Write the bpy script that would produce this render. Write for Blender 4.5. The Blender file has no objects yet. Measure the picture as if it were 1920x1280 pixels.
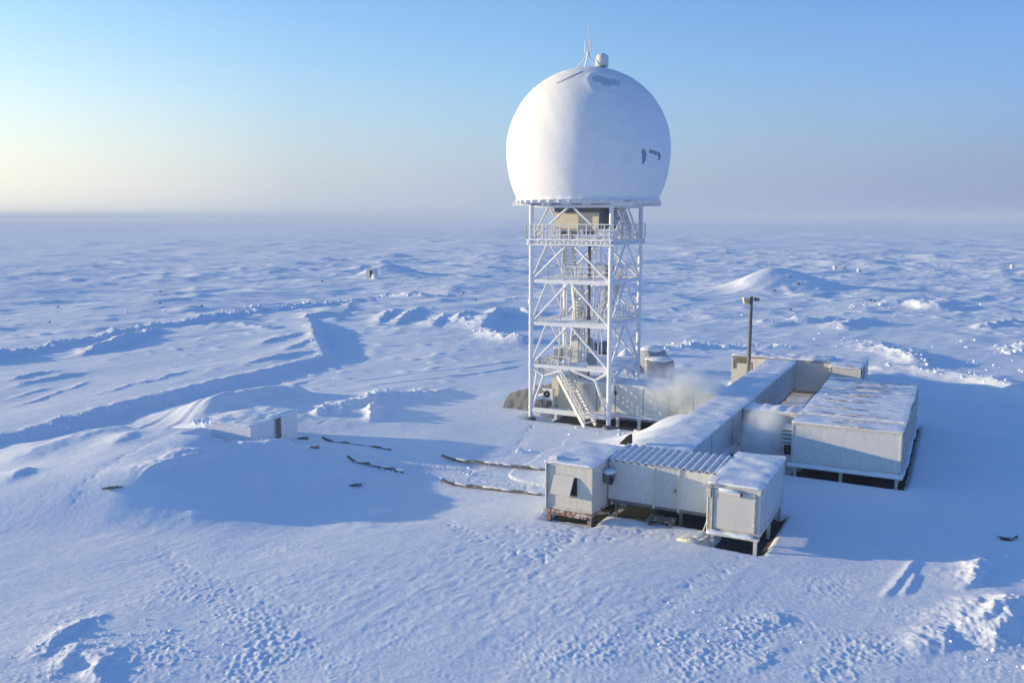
import bpy, bmesh, math, random
import numpy as np
from mathutils import Vector, Matrix, Quaternion
R = math.radians
scene = bpy.context.scene
C = scene.collection

# ------------------------------------------------------------------ camera
CAM_H, FPX = 15.4, 1650.0
PITCH = math.atan2(232.0, FPX)
cam = bpy.data.cameras.new('camera'); cam_o = bpy.data.objects.new('camera', cam); C.objects.link(cam_o)
cam.sensor_width = 36.0; cam.lens = 36.0 * FPX / 1920.0
cam.clip_start = 0.5; cam.clip_end = 30000
cam_o.location = (0, 0, CAM_H); cam_o.rotation_euler = (math.pi / 2 - PITCH, 0, 0)
scene.camera = cam_o

# ------------------------------------------------------------------ sky, sun, exposure
SUN_EL, SUN_AZ = R(8.0), R(-80.0)          # azimuth measured from +Y towards +X
SUN = Vector((math.sin(SUN_AZ) * math.cos(SUN_EL), math.cos(SUN_AZ) * math.cos(SUN_EL), math.sin(SUN_EL)))
world = bpy.data.worlds.new('World'); scene.world = world; world.use_nodes = True
wn = world.node_tree; wn.nodes.clear()
sky = wn.nodes.new('ShaderNodeTexSky'); sky.sky_type = 'NISHITA'; sky.sun_disc = False
sky.sun_elevation = SUN_EL; sky.sun_rotation = SUN_AZ
sky.altitude = 0; sky.air_density = 1.0; sky.dust_density = 0.3; sky.ozone_density = 4.0
bg = wn.nodes.new('ShaderNodeBackground'); bg.inputs['Strength'].default_value = 0.15
wo = wn.nodes.new('ShaderNodeOutputWorld')
def wnode(t, **k):
    n = wn.nodes.new(t)
    for a, b in k.items(): setattr(n, a, b)
    return n
def wramp(fac, stops):
    r = wnode('ShaderNodeValToRGB'); e = r.color_ramp.elements
    while len(e) < len(stops): e.new(.5)
    for i, (p_, c_) in enumerate(stops): e[i].position = p_; e[i].color = (*c_, 1)
    wn.links.new(fac, r.inputs[0]); return r.outputs[0]
def wmix(kind, fac, a, b):
    m = wnode('ShaderNodeMix', data_type='RGBA', blend_type=kind)
    if isinstance(fac, float): m.inputs[0].default_value = fac
    else: wn.links.new(fac, m.inputs[0])
    wn.links.new(a, m.inputs[6]); wn.links.new(b, m.inputs[7]); return m.outputs[2]
def wmath(op, a, b=None):
    m = wnode('ShaderNodeMath', operation=op)
    for i, v in enumerate((a, b)):
        if v is None: continue
        if isinstance(v, float): m.inputs[i].default_value = v
        else: wn.links.new(v, m.inputs[i])
    return m.outputs[0]
# ice-crystal haze low over the tundra: the clear sky is veiled towards the horizon, brighter and warmer towards the sun
wtc = wnode('ShaderNodeTexCoord'); wsep = wnode('ShaderNodeSeparateXYZ'); wn.links.new(wtc.outputs['Generated'], wsep.inputs[0])
wel = wmath('MULTIPLY', wmath('ARCSINE', wsep.outputs[2]), 180 / math.pi)
whx = wmath('SQRT', wmath('MAXIMUM', wmath('SUBTRACT', 1.0, wmath('MULTIPLY', wsep.outputs[2], wsep.outputs[2])), 1e-4))
wcs = wmath('DIVIDE', wmath('ADD', wmath('MULTIPLY', wsep.outputs[0], math.sin(SUN_AZ)), wmath('MULTIPLY', wsep.outputs[1], math.cos(SUN_AZ))), whx)
wu = wmath('MULTIPLY', wmath('ADD', wcs, 1.0), .5)          # 0 away from the sun, 1 towards it
wband = wmath('POWER', 2.71828, wmath('MULTIPLY', wmath('POWER', wmath('DIVIDE', wmath('MAXIMUM', wel, 0.0), 7.6), 1.7), -1.0))
HK = 1.0 / (.15 * 2.0)
wsat = wnode('ShaderNodeHueSaturation'); wsat.inputs['Saturation'].default_value = 0.99; wn.links.new(sky.outputs[0], wsat.inputs['Color'])
wtint = wramp(wu, [(0, (.74, .76, .97)), (.33, (.78, .80, .99)), (.585, (1.12, 1.07, 1.1)), (.82, (1.15, 1.06, .97)), (1, (1.0, .95, .9))])
whz = wramp(wu, [(0, (.27, .34, .58)), (.33, (.29, .365, .60)), (.585, (.45, .54, .705)), (.70, (.60, .65, .74)), (.82, (1.05, 1.01, .88)), (1, (1.5, 1.35, 1.05))])
wsc = wnode('ShaderNodeVectorMath', operation='SCALE'); wn.links.new(whz, wsc.inputs[0]); wsc.inputs[3].default_value = HK
wcol = wmix('MIX', wband, wmix('MULTIPLY', 1.0, wsat.outputs[0], wtint), wsc.outputs[0])
wn.links.new(wcol, bg.inputs['Color']); wn.links.new(bg.outputs[0], wo.inputs['Surface'])
sl = bpy.data.lights.new('sun', 'SUN'); sl.energy = 3.0; sl.angle = R(0.5); sl.color = (1.0, 0.77, 0.42)
sun_o = bpy.data.objects.new('sun', sl); C.objects.link(sun_o)
sun_o.rotation_euler = SUN.to_track_quat('Z', 'Y').to_euler(); sun_o.location = (-60, 10, 40)
scene.view_settings.view_transform = 'Standard'; scene.view_settings.look = 'None'
scene.view_settings.exposure = 1.0; scene.view_settings.gamma = 1.0
try:
    scene.cycles.volume_max_steps = 256; scene.cycles.volume_bounces = 4
    scene.cycles.max_bounces = 8
    scene.cycles.use_denoising = True
except Exception:
    pass

# ------------------------------------------------------------------ survey helpers
cp, sp = math.cos(PITCH), math.sin(PITCH)
def PX(px, py, z=0.0):
    X, Z = px - 960.0, 640.0 - py
    r = (X, FPX * cp + Z * sp, -FPX * sp + Z * cp)
    t = (z - CAM_H) / r[2]
    return (r[0] * t, r[1] * t)
ROT = R(-27.2)                               # the station is laid out on a grid turned by this angle
UX, UY = math.cos(ROT), math.sin(ROT)
def W(s, t):
    return (s * UX - t * UY, s * UY + t * UX)

# ------------------------------------------------------------------ numpy noise
def _h(ix, iy, seed):
    n = (ix.astype(np.int64) * 374761393 + iy.astype(np.int64) * 668265263 + seed * 974711 * 7) & 0xffffffff
    n = ((n ^ (n >> 13)) * 1274126177) & 0xffffffff
    n = (n ^ (n >> 16)) & 0xffffffff
    return n
def gnoise(x, y, seed=0):
    ix, iy = np.floor(x), np.floor(y); fx, fy = x - ix, y - iy
    ux = fx * fx * fx * (fx * (fx * 6 - 15) + 10); uy = fy * fy * fy * (fy * (fy * 6 - 15) + 10)
    def g(dx, dy):
        a = _h(ix + dx, iy + dy, seed).astype(np.float64) * (2 * math.pi / 4294967296.0)
        return np.cos(a) * (fx - dx) + np.sin(a) * (fy - dy)
    a, b, c, d = g(0, 0), g(1, 0), g(0, 1), g(1, 1)
    return ((a + (b - a) * ux) * (1 - uy) + (c + (d - c) * ux) * uy) * 1.5
def sstep(e0, e1, x):
    t = np.clip((x - e0) / (e1 - e0), 0, 1); return t * t * (3 - 2 * t)

# ------------------------------------------------------------------ terrain height
def pline(x, y, pts):
    """signed distance to a polyline (positive on the left of its run) and the share along it"""
    best = np.full(x.shape, 1e9); sd = np.zeros(x.shape); tt = np.zeros(x.shape)
    n = len(pts) - 1
    for i in range(n):
        ax, ay = pts[i]; bx, by = pts[i + 1]
        dx, dy = bx - ax, by - ay; L2 = dx * dx + dy * dy
        t = ((x - ax) * dx + (y - ay) * dy) / L2; tc = np.clip(t, 0, 1)
        ex, ey = x - ax - tc * dx, y - ay - tc * dy
        d = np.hypot(ex, ey); m = d < best
        best = np.where(m, d, best)
        sd = np.where(m, np.where(dx * (y - ay) - dy * (x - ax) > 0, d, -d), sd)
        tt = np.where(m, (i + tc) / n, tt)
    return sd, tt

RIDGES = []        # (points, height, width left, width right, end fade, roughness)
def ridge(pix, h, wl, wr, fade=0.25, rough=0.3):
    RIDGES.append(([PX(a, b) for a, b in pix], h, wl, wr, fade, rough))
# ploughed berm on the far side of the left-hand plateau
ridge([(-120, 690), (0, 664), (150, 640), (300, 606), (420, 590), (480, 576), (560, 568), (640, 562), (740, 556)], .72, 1.5, 1.2, .12, .9)
ridge([(130, 668), (220, 640), (330, 612)], .7, 1.2, 1.0, .3, .8)
ridge([(640, 562), (720, 552), (800, 556), (860, 552)], .8, 1.5, 1.2, .2, .9)
ridge([(0, 770), (100, 738), (190, 706)], .10, .5, .3, .3, .8)
ridge([(0, 728), (80, 710), (180, 694)], .16, .7, .4, .3, .8)
ridge([(0, 748), (60, 733), (110, 722)], .10, .5, .3, .3, .8)
ridge([(0, 712), (60, 700), (130, 690)], .18, .7, .4, .3, .8)
ridge([(250, 722), (330, 705), (370, 696)], .08, .4, .25, .3, .9)
ridge([(140, 750), (260, 722), (360, 700)], .09, .45, .3, .3, .9)
ridge([(455, 690), (530, 674), (600, 664)], .28, 1.1, .4, .3, .5)
ridge([(470, 655), (520, 640), (575, 628)], .3, 1.5, .7, .35, .3)
ridge([(520, 668), (560, 652), (590, 640)], .25, 1.2, .6, .35, .3)
ridge([(430, 605), (480, 618), (520, 622)], .35, 1.2, .8, .3, .6)
ridge([(600, 660), (590, 630), (580, 600)], .25, 1.2, .7, .3, .7)
# drift spines between berm and tower
for a in ([(705, 612), (722, 594), (745, 578)], [(738, 614), (760, 594), (795, 574)], [(806, 618), (826, 600), (846, 587)], [(850, 612), (862, 598), (884, 587)]):
    ridge(a, .6, 1.5, .5, .4, .35)
ridge([(640, 590), (655, 575), (668, 568)], .5, 1.6, .6, .35, .6)
ridge([(560, 600), (590, 590), (640, 586)], .4, 1.2, .7, .35, .8)
ridge([(760, 560), (772, 548), (790, 545)], .6, 2.0, .8, .35, .6)
ridge([(898, 628), (916, 606), (934, 590), (975, 590), (1010, 594)], 1.15, 2.8, .9, .2, .2)
ridge([(905, 614), (925, 634), (960, 640), (1005, 642)], .7, .9, 1.3, .2, .5)
ridge([(868, 612), (872, 600), (886, 590)], .7, 1.4, .9, .3, .6)
# crest below the shed which throws the long shadow over the yard
ridge([(440, 818), (150, 996)], 2.15, 7.0, 14.0, .26, .12)
ridge([(0, 905), (60, 880), (130, 862), (215, 845), (300, 836)], .5, 2.5, 1.5, .25, .25)
ridge([(10, 945), (40, 925), (70, 915)], .2, 1.3, .7, .35, .5)
ridge([(195, 892), (240, 868), (275, 852)], .25, 1.6, .8, .35, .3)
# small drifts lying across that crest and in the hollow
ridge([(250, 955), (340, 915), (430, 885)], .30, 1.2, .8, .3, .8)
ridge([(330, 985), (430, 945), (540, 915)], .22, 1.4, .9, .35, .6)
ridge([(420, 880), (500, 862), (590, 852)], .35, 1.3, .9, .3, .9)
ridge([(520, 935), (600, 905), (700, 888)], .25, 1.5, .9, .35, .7)
ridge([(620, 990), (720, 950), (820, 930)], .25, 1.8, 1.2, .35, .6)
# shed drift running back up to the road
ridge([(350, 800), (430, 772), (510, 752), (600, 742)], 1.2, 3.5, 2.2, .2, .2)
ridge([(585, 792), (650, 772), (720, 752), (800, 745), (870, 722)], .45, 1.8, 1.2, .25, .9)
ridge([(690, 804), (700, 786), (718, 768)], .5, .5, .4, .3, .6)
ridge([(590, 795), (612, 790), (640, 792)], .4, .7, .6, .3, .7)
ridge([(360, 838), (405, 824), (445, 822), (475, 826)], .75, .9, .8, .25, .5)
# right-hand drifts and rubble
ridge([(1590, 636), (1640, 650), (1700, 672), (1760, 694)], .9, 2.2, 1.4, .25, .7)
ridge([(1610, 688), (1700, 700), (1790, 712), (1900, 736), (2050, 780)], .75, 3.0, 2.0, .2, .3)
ridge([(1600, 712), (1680, 716), (1740, 730)], .6, 2.4, 2.0, .3, .2)
ridge([(1560, 622), (1600, 612), (1660, 605)], .8, 2.5, 1.8, .3, .6)
ridge([(1620, 575), (1690, 572), (1760, 580), (1810, 584)], .8, 3.0, 2.0, .3, .8)
ridge([(1470, 600), (1520, 606), (1590, 600)], .6, 2.0, 1.5, .3, .8)
ridge([(1220, 660), (1300, 648), (1390, 655), (1480, 650)], .5, 2.0, 1.4, .3, .8)
ridge([(1380, 600), (1430, 606), (1470, 600)], .5, 2.2, 1.4, .3, .6)
ridge([(1880, 662), (1930, 648), (1990, 650)], .7, 1.6, 1.4, .3, .8)
ridge([(1820, 620), (1880, 610), (1940, 600)], .6, 1.6, 1.4, .3, .8)
# lower right drifts and ruts
ridge([(1655, 1125), (1690, 1082), (1726, 1044)], .085, .2, .16, .2, .2)
ridge([(1692, 1118), (1703, 1094), (1722, 1072)], .075, .2, .16, .2, .2)
ridge([(1790, 1110), (1830, 1072), (1872, 1042)], .22, .8, .35, .3, .9)
ridge([(1850, 1222), (1900, 1165), (1960, 1120)], .42, 1.1, .5, .3, .5)
ridge([(1800, 1185), (1850, 1150), (1900, 1128)], .16, .6, .3, .3, .8)
ridge([(1730, 1175), (1790, 1140), (1850, 1120)], .12, .5, .25, .3, .8)
ridge([(1700, 1230), (1770, 1190), (1850, 1150)], .15, .6, .3, .3, .9)
ridge([(1400, 1190), (1450, 1170), (1490, 1155)], .09, .4, .2, .3, .9)
ridge([(1430, 1245), (1462, 1218), (1492, 1206)], .03, .4, .2, .3, .9)
ridge([(1380, 1262), (1420, 1240), (1450, 1232)], .04, .4, .2, .3, .9)
# lower left drifts
ridge([(50, 1245), (100, 1200), (150, 1160)], .17, .6, .25, .3, .9)
ridge([(100, 1262), (125, 1225), (140, 1195)], .2, .6, .28, .3, .8)
ridge([(115, 1180), (160, 1160), (215, 1150)], .14, .45, .22, .3, .9)
ridge([(140, 1215), (175, 1250), (215, 1285)], .16, .5, .3, .25, .9)
ridge([(190, 1210), (225, 1235), (240, 1250)], .12, .45, .28, .3, .9)
SCARP = [PX(-160, 868), PX(0, 826), PX(200, 772), PX(400, 722), PX(612, 674), PX(592, 640), PX(582, 604), PX(560, 574)]
MOUND = PX(1443, 545); HUTM = PX(722, 512)

def local(x, y):
    return x * UX + y * UY, -x * UY + y * UX

def terrain(x, y, spacing=None):
    x = np.asarray(x, float); y = np.asarray(y, float)
    r = np.hypot(x, y)
    if spacing is None: spacing = np.full(x.shape, .1)
    z = np.zeros(x.shape)
    s, t = local(x, y)
    yard = np.exp(-(((s + 19) / 24) ** 4 + ((t - 58) / 26) ** 4))     # swept ground of the station
    def fade(lam): return np.clip((lam / spacing - 2.0) / 2.0, 0, 1)
    # broad tundra relief
    far = sstep(90, 400, r)
    z += far * 2.2 * gnoise(x / 310 + 3.1, y / 420, 1) * fade(300)
    z += sstep(1500, 5000, r) * 2.5 * (1 + gnoise(x / 1400, y / 1900, 2))
    z += sstep(70, 260, r) * (.9 * gnoise(x / 58, y / 46, 3) + .4 * gnoise(x / 27 + 9, y / 22, 4)) * fade(27)
    hum = np.maximum(0, gnoise(x / 21, y / 15, 5)) ** 2
    z += sstep(110, 260, r) * 1.4 * hum * fade(18)
    z += np.maximum(-14, np.minimum(0, x + 8) * .02)
    hum = np.maximum(0, gnoise(x / 9 + 4, y / 6.5, 6) - .12) ** 1.5
    z += sstep(95, 180, r) * .9 * hum * fade(8) * (.4 + 1.2 * np.clip(gnoise(x / 70, y / 90, 7) + .4, 0, 1))
    hum = np.maximum(0, gnoise(x / 3.6 + 4, y / 3.0, 8) - .2) ** 1.3
    z += sstep(75, 120, r) * .5 * hum * fade(3.4) * np.clip(gnoise(x / 40 + 3, y / 60, 9) * 1.8 + .2, 0, 1)
    wx_, wy_ = x * .94 + y * .34, -x * .34 + y * .94
    z += sstep(80, 200, r) * (.34 * gnoise(wx_ / 34, wy_ / 9 + .8 * gnoise(x / 40, y / 40, 40), 41) + .42 * np.maximum(0, gnoise(wx_ / 12 + 7, wy_ / 4.2, 42)) + .55 * np.maximum(0, .3 - np.abs(gnoise(wx_ / 9, wy_ / 3.4, 43))) + .12 * np.maximum(0, gnoise(wx_ / 2.6, wy_ / 1.1, 50)) * fade(1.2) * fade(2.6)) * fade(6)
    z += sstep(60, 110, r) * .34 * np.maximum(0, gnoise(x / 2.4, y / 1.9, 44) - .25) * fade(2.2) * np.clip(gnoise(x / 30, y / 26, 45) * 2 + .3, 0, 1)
    # sastrugi, drawn out along the wind
    wa = R(50); c, sn = math.cos(wa), math.sin(wa)
    a, b = x * c + y * sn, -x * sn + y * c
    wob = gnoise(x / 14, y / 14, 10) * 1.5
    calm = 1 - .75 * yard
    z += .15 * gnoise(a / 19, (b + wob) / 8.0, 11) * fade(5) * calm
    z += .022 * gnoise(a / 6.5, (b + wob) / 1.9, 12) * fade(1.9) * calm
    rid = 1 - np.abs(gnoise(a / 9 + 5, (b + wob) / 2.4, 13)) * 2
    patch = sstep(.02, .45, gnoise(x / 19 + 7, y / 23 + 1, 14))
    z += .015 * np.maximum(0, rid) ** 3 * patch * fade(2.0) * calm
    fine = sstep(-.35, .35, gnoise(x / 6.5 + 2, y / 7.5, 46))
    z += (.013 * (.5 - np.abs(gnoise(a / 1.9, (b + wob) / .8, 47))) + .013 * np.maximum(0, gnoise(a / .8, b / .36, 48))) * fine * fade(.45) * (1 - .6 * yard)
    z += .035 * np.maximum(0, .32 - np.abs(gnoise(a / 3.6 + 3, (b + .5 * wob) / 1.3, 49))) * sstep(0, .4, gnoise(x / 3.4, y / 3.4, 52)) * fade(.8) * (1 - .6 * yard)
    # crusted, broken patches and trampled snow
    def blob(px, py, rx, ry):
        cx, cy = PX(px, py); return np.exp(-(((x - cx) / rx) ** 2 + ((y - cy) / ry) ** 2))
    crust = np.clip(1.2 * blob(300, 1140, 5.0, 4.4) + blob(480, 1230, 4.6, 3.0) + blob(1340, 1190, 4.2, 2.8) + blob(1430, 1270, 5, 2.0) + blob(1620, 1170, 3.4, 2.4) + .6 * blob(1080, 1230, 4, 2) + blob(1870, 1200, 2.5, 2.5)
                    + .8 * blob(1590, 1090, 2.5, 1.2) + .7 * blob(470, 1030, 3, 2) + blob(160, 1270, 2.6, 1.6), 0, 1)
    trod = np.clip(blob(960, 1030, 3.2, 3.0) + .9 * blob(1120, 985, 3.2, 1.6) + .8 * blob(1250, 995, 2.6, 2.2) + .6 * blob(600, 1090, 5, 3) + .7 * blob(1040, 1110, 4, 3)
                   + .8 * blob(770, 880, 1.6, 1.2) + .7 * blob(890, 885, 1.8, 1.3) + .5 * blob(720, 850, 2, 1.5) + .35 * blob(1100, 1200, 6, 3), 0, 1)
    n1 = gnoise(x / .24, y / .24, 15); n2 = gnoise(x / .17 + 3, y / .17, 16)
    lump = np.maximum(0, n1 - .02)
    z += crust * (.062 * lump + .022 * n2 + .03 * np.maximum(0, gnoise(x / .9, y / .9, 25))) * np.clip(.45 + .9 * gnoise(x / 2.6, y / 2.6, 17), 0, 1) * fade(.3)
    z -= trod * .03 * np.maximum(0, gnoise(a / .75, b / .34, 18) - .05) * fade(.4)
    z += trod * .04 * np.maximum(0, gnoise(a / .5 + 8, b / .4, 19) - .15) * fade(.4)
    z += .006 * n2 * fade(.2)
    for pix, dep in (([(1090, 985), (1010, 1050), (880, 1000), (840, 975)], .07), ([(1420, 1035), (1300, 1095), (1230, 1150), (1190, 1200)], .05), ([(1255, 958), (1190, 1010), (1090, 1010), (960, 990)], .06),
                     ([(300, 1020), (360, 1070), (450, 1100), (560, 1150)], .05), ([(640, 860), (760, 885), (900, 900), (1010, 910)], .07), ([(700, 860), (880, 880), (1000, 900)], .05), ([(1000, 800), (960, 850), (880, 880)], .05), ([(1130, 810), (1060, 840), (1000, 850)], .05), ([(330, 860), (250, 900), (150, 960)], .05)):
        d, tt = pline(x, y, [PX(*q) for q in pix])
        near = np.abs(d) < 1.2
        if not near.any(): continue
        xx, yy = x[near], y[near]
        pr = np.maximum(0, gnoise(xx / .33, yy / .33, 71) - .12) * 1.6
        z[near] -= (.62 * dep * pr * np.exp(-(d[near] / .55) ** 2) + .015 * np.exp(-(d[near] / .4) ** 2)) * np.clip((.4 / spacing[near] - 1.2) / 1.5, 0, 1)
    # plateau edge beside the road
    d, tt = pline(x, y, SCARP)
    edge = .16 * gnoise(x / 2.6, y / 2.6, 20) + .09 * gnoise(x / .7, y / .7, 21)
    z += .75 * sstep(-2.2, .25, d + edge) ** 1.5 * np.exp(-np.maximum(0, d) / 70.0) * (r < 260) * sstep(1.0, .76, tt)
    z += .07 * np.exp(-((d - .4) / .6) ** 2) * (1 + gnoise(x / 1.1, y / 1.1, 22) * 1.5) * sstep(.9, .7, tt)
    # ridges
    for i, (pts, h, wl, wr, fd, ro) in enumerate(RIDGES):
        xs = [p[0] for p in pts]; ys = [p[1] for p in pts]; m = 3.2 * max(wl, wr) + 1
        sel = (x > min(xs) - m) & (x < max(xs) + m) & (y > min(ys) - m) & (y < max(ys) + m)
        if not sel.any(): continue
        xx, yy = x[sel], y[sel]
        d, tt = pline(xx, yy, pts)
        sc = max(.5, min(wl, wr))
        d = d + ro * 1.3 * sc * gnoise(xx / (6.2 * sc) + 3, yy / (6.2 * sc), 29 + i) + ro * .7 * sc * gnoise(xx / (2.2 * sc), yy / (2.2 * sc), 30 + i) + ro * .35 * sc * gnoise(xx / (.8 * sc), yy / (.8 * sc), 31 + i)
        w = np.where(d > 0, wl, wr)
        prof = np.exp(-(np.abs(d) / w) ** 1.6)
        endf = sstep(-.001, fd, tt) * sstep(1.001, 1 - fd, tt)
        amp = np.maximum(.1, 1 + ro * (.9 * gnoise(xx / (7.1 * sc), yy / (7.1 * sc), 60 + i) + .45 * gnoise(xx / (2.3 * sc) + 5, yy / (2.3 * sc), 62 + i) + .35 * gnoise(xx / (.9 * sc), yy / (.9 * sc), 61 + i) + .22 * gnoise(xx / (.38 * sc), yy / (.38 * sc), 63 + i)))
        z[sel] += h * prof * endf * amp
    # dug-out yard left of the front cabins
    cx, cy = PX(600, 930)
    z -= .7 * np.exp(-(((x - cx) / 9.0) ** 2 + ((y - cy) / 4.2) ** 2))
    cx, cy = PX(500, 792)
    dx, dy = x - cx, y - cy
    z += .85 * np.exp(-(dx / np.where(dx < 0, 10, 12.5)) ** 2 - (dy / np.where(dy < 0, 4.5, 8)) ** 2)
    hol = np.exp(-(((x - cx) / 8) ** 2 + ((y - cy - 3) / 6.0) ** 2))
    z += hol * (.16 * gnoise(x / 2.6, y / 2.0, 54) + .08 * np.maximum(0, gnoise(x / .9, y / .8, 55)))
    # the two far mounds, each with a lee-side tail
    for (mx, my), h, wl, wr, wy, wy2 in ((MOUND, 5.0, 8.5, 15, 8, 8), (HUTM, 4.0, 7.5, 9, 9, 8)):
        dx, dy = x - mx, y - my
        w = np.where(dx < 0, wl, wr)
        q = np.sqrt((dx / w) ** 2 + (dy / wy) ** 2)
        q = q * (1 + .13 * gnoise(x / 9, y / 9, 23))
        z += h * (.8 * np.exp(-q ** 1.7) + .2 * np.maximum(0, 1 - q))
        z += .9 * np.exp(-(dy / 5.0) ** 2) * sstep(0, 8, dx) * np.exp(-np.maximum(0, dx) / 22)
    # snow banked against the covered walkways
    n = gnoise(x / 2.5, y / 2.5, 24)
    ramp = np.exp(-(np.maximum(0, -15.0 - s + .5 * n) / 4.2) ** 2) * sstep(-12.3, -13.2, s)
    ramp = ramp * (2.85 * sstep(44.6, 46.2, t) * sstep(60.5, 54.5, t))
    z = np.where(ramp > .03, np.maximum(z, ramp), z)
    bank = (2.55 + .2 * n) * sstep(64.0, 65.2, t) * np.exp(-(np.maximum(0, t - 66.5) / 3.6) ** 2) * sstep(-25.5, -22.5, s) * sstep(-14.9, -16.0, s)
    z = np.where(bank > .03, np.maximum(z, bank), z)
    bank = (2.75 + .15 * n) * np.exp(-(np.maximum(0, t - 83.0) / 6.0) ** 2) * sstep(80.3, 81.4, t) * sstep(-19.2, -17.0, s) * sstep(-6.5, -11.5, s)
    z = np.where(bank > .03, np.maximum(z, bank), z)
    # snow scoured out from under the raised cabins
    def pad(s0, s1, t0, t1, m=.5):
        return sstep(s0 - m, s0 + .1, s) * sstep(s1 + m, s1 - .1, s) * sstep(t0 - m, t0 + .1, t) * sstep(t1 + m, t1 - .1, t)
    for q in ((-10.2, -7.7, 40.1, 46), (-18.6, -16, 40, 44), (-15.9, -10.1, 42.1, 45), (-8.8, -2.5, 53.8, 71.2), (-28.6, -15.2, 60.2, 64.0), (-29.6, -22.6, 59.6, 61)):
        k = pad(*q); z = z * (1 - k) + k * np.minimum(z, q[1] * 0 - (.42 if q[0] > -11 else .22) + .03 * n)
    # shed: drift up against its back, scoured clear along its door side
    d, tt = pline(x, y, [PX(470, 797, 2.0), PX(556, 768, 2.0)])
    k = sstep(-4.5, -2.2, d) * sstep(.9, .05, d) * sstep(-.02, .06, tt) * sstep(1.02, .95, tt)
    z = z * (1 - k) + k * np.minimum(z, .55 - .25 * tt)
    d, tt = pline(x, y, [PX(388, 790, 2.0), PX(470, 797, 2.0)])
    k = sstep(-3.2, -1.0, d) * sstep(.7, .05, d) * sstep(-.05, .2, tt) * sstep(1.04, .98, tt)
    z = z * (1 - k) + k * np.minimum(z, .75 + .25 * gnoise(x / .9, y / .9, 27) + .35 * sstep(.3, .9, tt) * sstep(-.2, -1.2, d))
    d, tt = pline(x, y, [PX(470, 797, 2.0), PX(556, 768, 2.0)])
    zb = 1.93 - .17 * np.maximum(0, d - 3.3) + .06 * gnoise(x / 1.6, y / 1.6, 53)
    kb = sstep(2.7, 3.2, d) * sstep(11, 5, d) * sstep(-.001, .1, tt) * sstep(1.001, .85, tt)
    z = z + kb * np.maximum(0, zb - z)
    # ruts of vehicles leaving the tower on the far left side
    for pix, hh in (([(650, 715), (760, 702), (880, 690), (990, 675)], .05), ([(680, 724), (800, 712), (900, 700), (990, 684)], .05), ([(690, 650), (800, 645), (900, 648), (990, 655)], .05),
                    ([(20, 872), (140, 838), (300, 790), (470, 742), (620, 700)], .05), ([(120, 866), (260, 822), (420, 772)], .05)):
        pts = [PX(*q) for q in pix]
        d, tt = pline(x, y, pts)
        z += hh * (np.exp(-((d - .35) / .35) ** 2) - np.exp(-((d + .15) / .3) ** 2)) * sstep(0, .1, tt) * sstep(1, .9, tt)
    return z
def gz(x, y):
    return float(terrain(np.array([x]), np.array([y]))[0])

# ------------------------------------------------------------------ materials
def nn(nt, typ, **kw):
    n = nt.nodes.new(typ)
    for k, v in kw.items(): setattr(n, k, v)
    return n
def base_mat(name):
    m = bpy.data.materials.new(name); m.use_nodes = True
    nt = m.node_tree; b = nt.nodes['Principled BSDF']
    return m, nt, b
def noise(nt, scale, detail=6, rough=.6, vec=None):
    n = nn(nt, 'ShaderNodeTexNoise'); n.inputs['Scale'].default_value = scale
    n.inputs['Detail'].default_value = detail; n.inputs['Roughness'].default_value = rough
    if vec is not None: nt.links.new(vec, n.inputs['Vector'])
    return n
def ramp(nt, fac, stops):
    r = nn(nt, 'ShaderNodeValToRGB'); e = r.color_ramp.elements
    while len(e) < len(stops): e.new(.5)
    for i, (p, c) in enumerate(stops): e[i].position = p; e[i].color = c if len(c) == 4 else (*c, 1)
    nt.links.new(fac, r.inputs[0]); return r
def mixc(nt, fac, a, b):
    m = nn(nt, 'ShaderNodeMix', data_type='RGBA')
    if isinstance(fac, float): m.inputs[0].default_value = fac
    else: nt.links.new(fac, m.inputs[0])
    for sock, v in ((m.inputs[6], a), (m.inputs[7], b)):
        if isinstance(v, tuple): sock.default_value = (*v, 1)
        else: nt.links.new(v, sock)
    return m.outputs[2]
def bump(nt, h, strength, dist, b, prev=None):
    n = nn(nt, 'ShaderNodeBump'); n.inputs['Strength'].default_value = strength; n.inputs['Distance'].default_value = dist
    nt.links.new(h, n.inputs['Height'])
    if prev is not None: nt.links.new(prev, n.inputs['Normal'])
    nt.links.new(n.outputs[0], b.inputs['Normal']); return n.outputs[0]

def snow_mat(name, fine=1.0):
    m, nt, b = base_mat(name)
    tc = nn(nt, 'ShaderNodeTexCoord')
    n1 = noise(nt, .35, 5, .6, tc.outputs['Object'])
    r = ramp(nt, n1.outputs[0], [(.3, (.76, .84, .96)), (.7, (.83, .88, .96))])
    nt.links.new(r.outputs[0], b.inputs['Base Color'])
    b.inputs['Roughness'].default_value = .75; b.inputs['Specular IOR Level'].default_value = .25
    n2 = noise(nt, 3.2 * fine, 6, .65, tc.outputs['Object'])
    if name == 'ground_snow':
        mp = nn(nt, 'ShaderNodeMapping'); mp.inputs['Rotation'].default_value = (0, 0, R(-35)); mp.inputs['Scale'].default_value = (.12, .38, .3); nt.links.new(tc.outputs['Object'], mp.inputs[0])
        nw = noise(nt, 1.0, 10, .66, mp.outputs[0])
        nm = noise(nt, .035, 3, .5, tc.outputs['Object']); rm = ramp(nt, nm.outputs[0], [(.38, (.25,) * 3), (.62, (1, 1, 1))])
        mu = nn(nt, 'ShaderNodeMath', operation='MULTIPLY'); nt.links.new(nw.outputs[0], mu.inputs[0]); nt.links.new(rm.outputs[0], mu.inputs[1])
        p0 = bump(nt, mu.outputs[0], .8, .45, b)
    else: p0 = None
    n3 = noise(nt, 19 * fine, 4, .7, tc.outputs['Object'])
    p = bump(nt, n2.outputs[0], .5, .05, b, p0)
    bump(nt, n3.outputs[0], .35, .012, b, p)
    return m
M = {}
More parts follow.
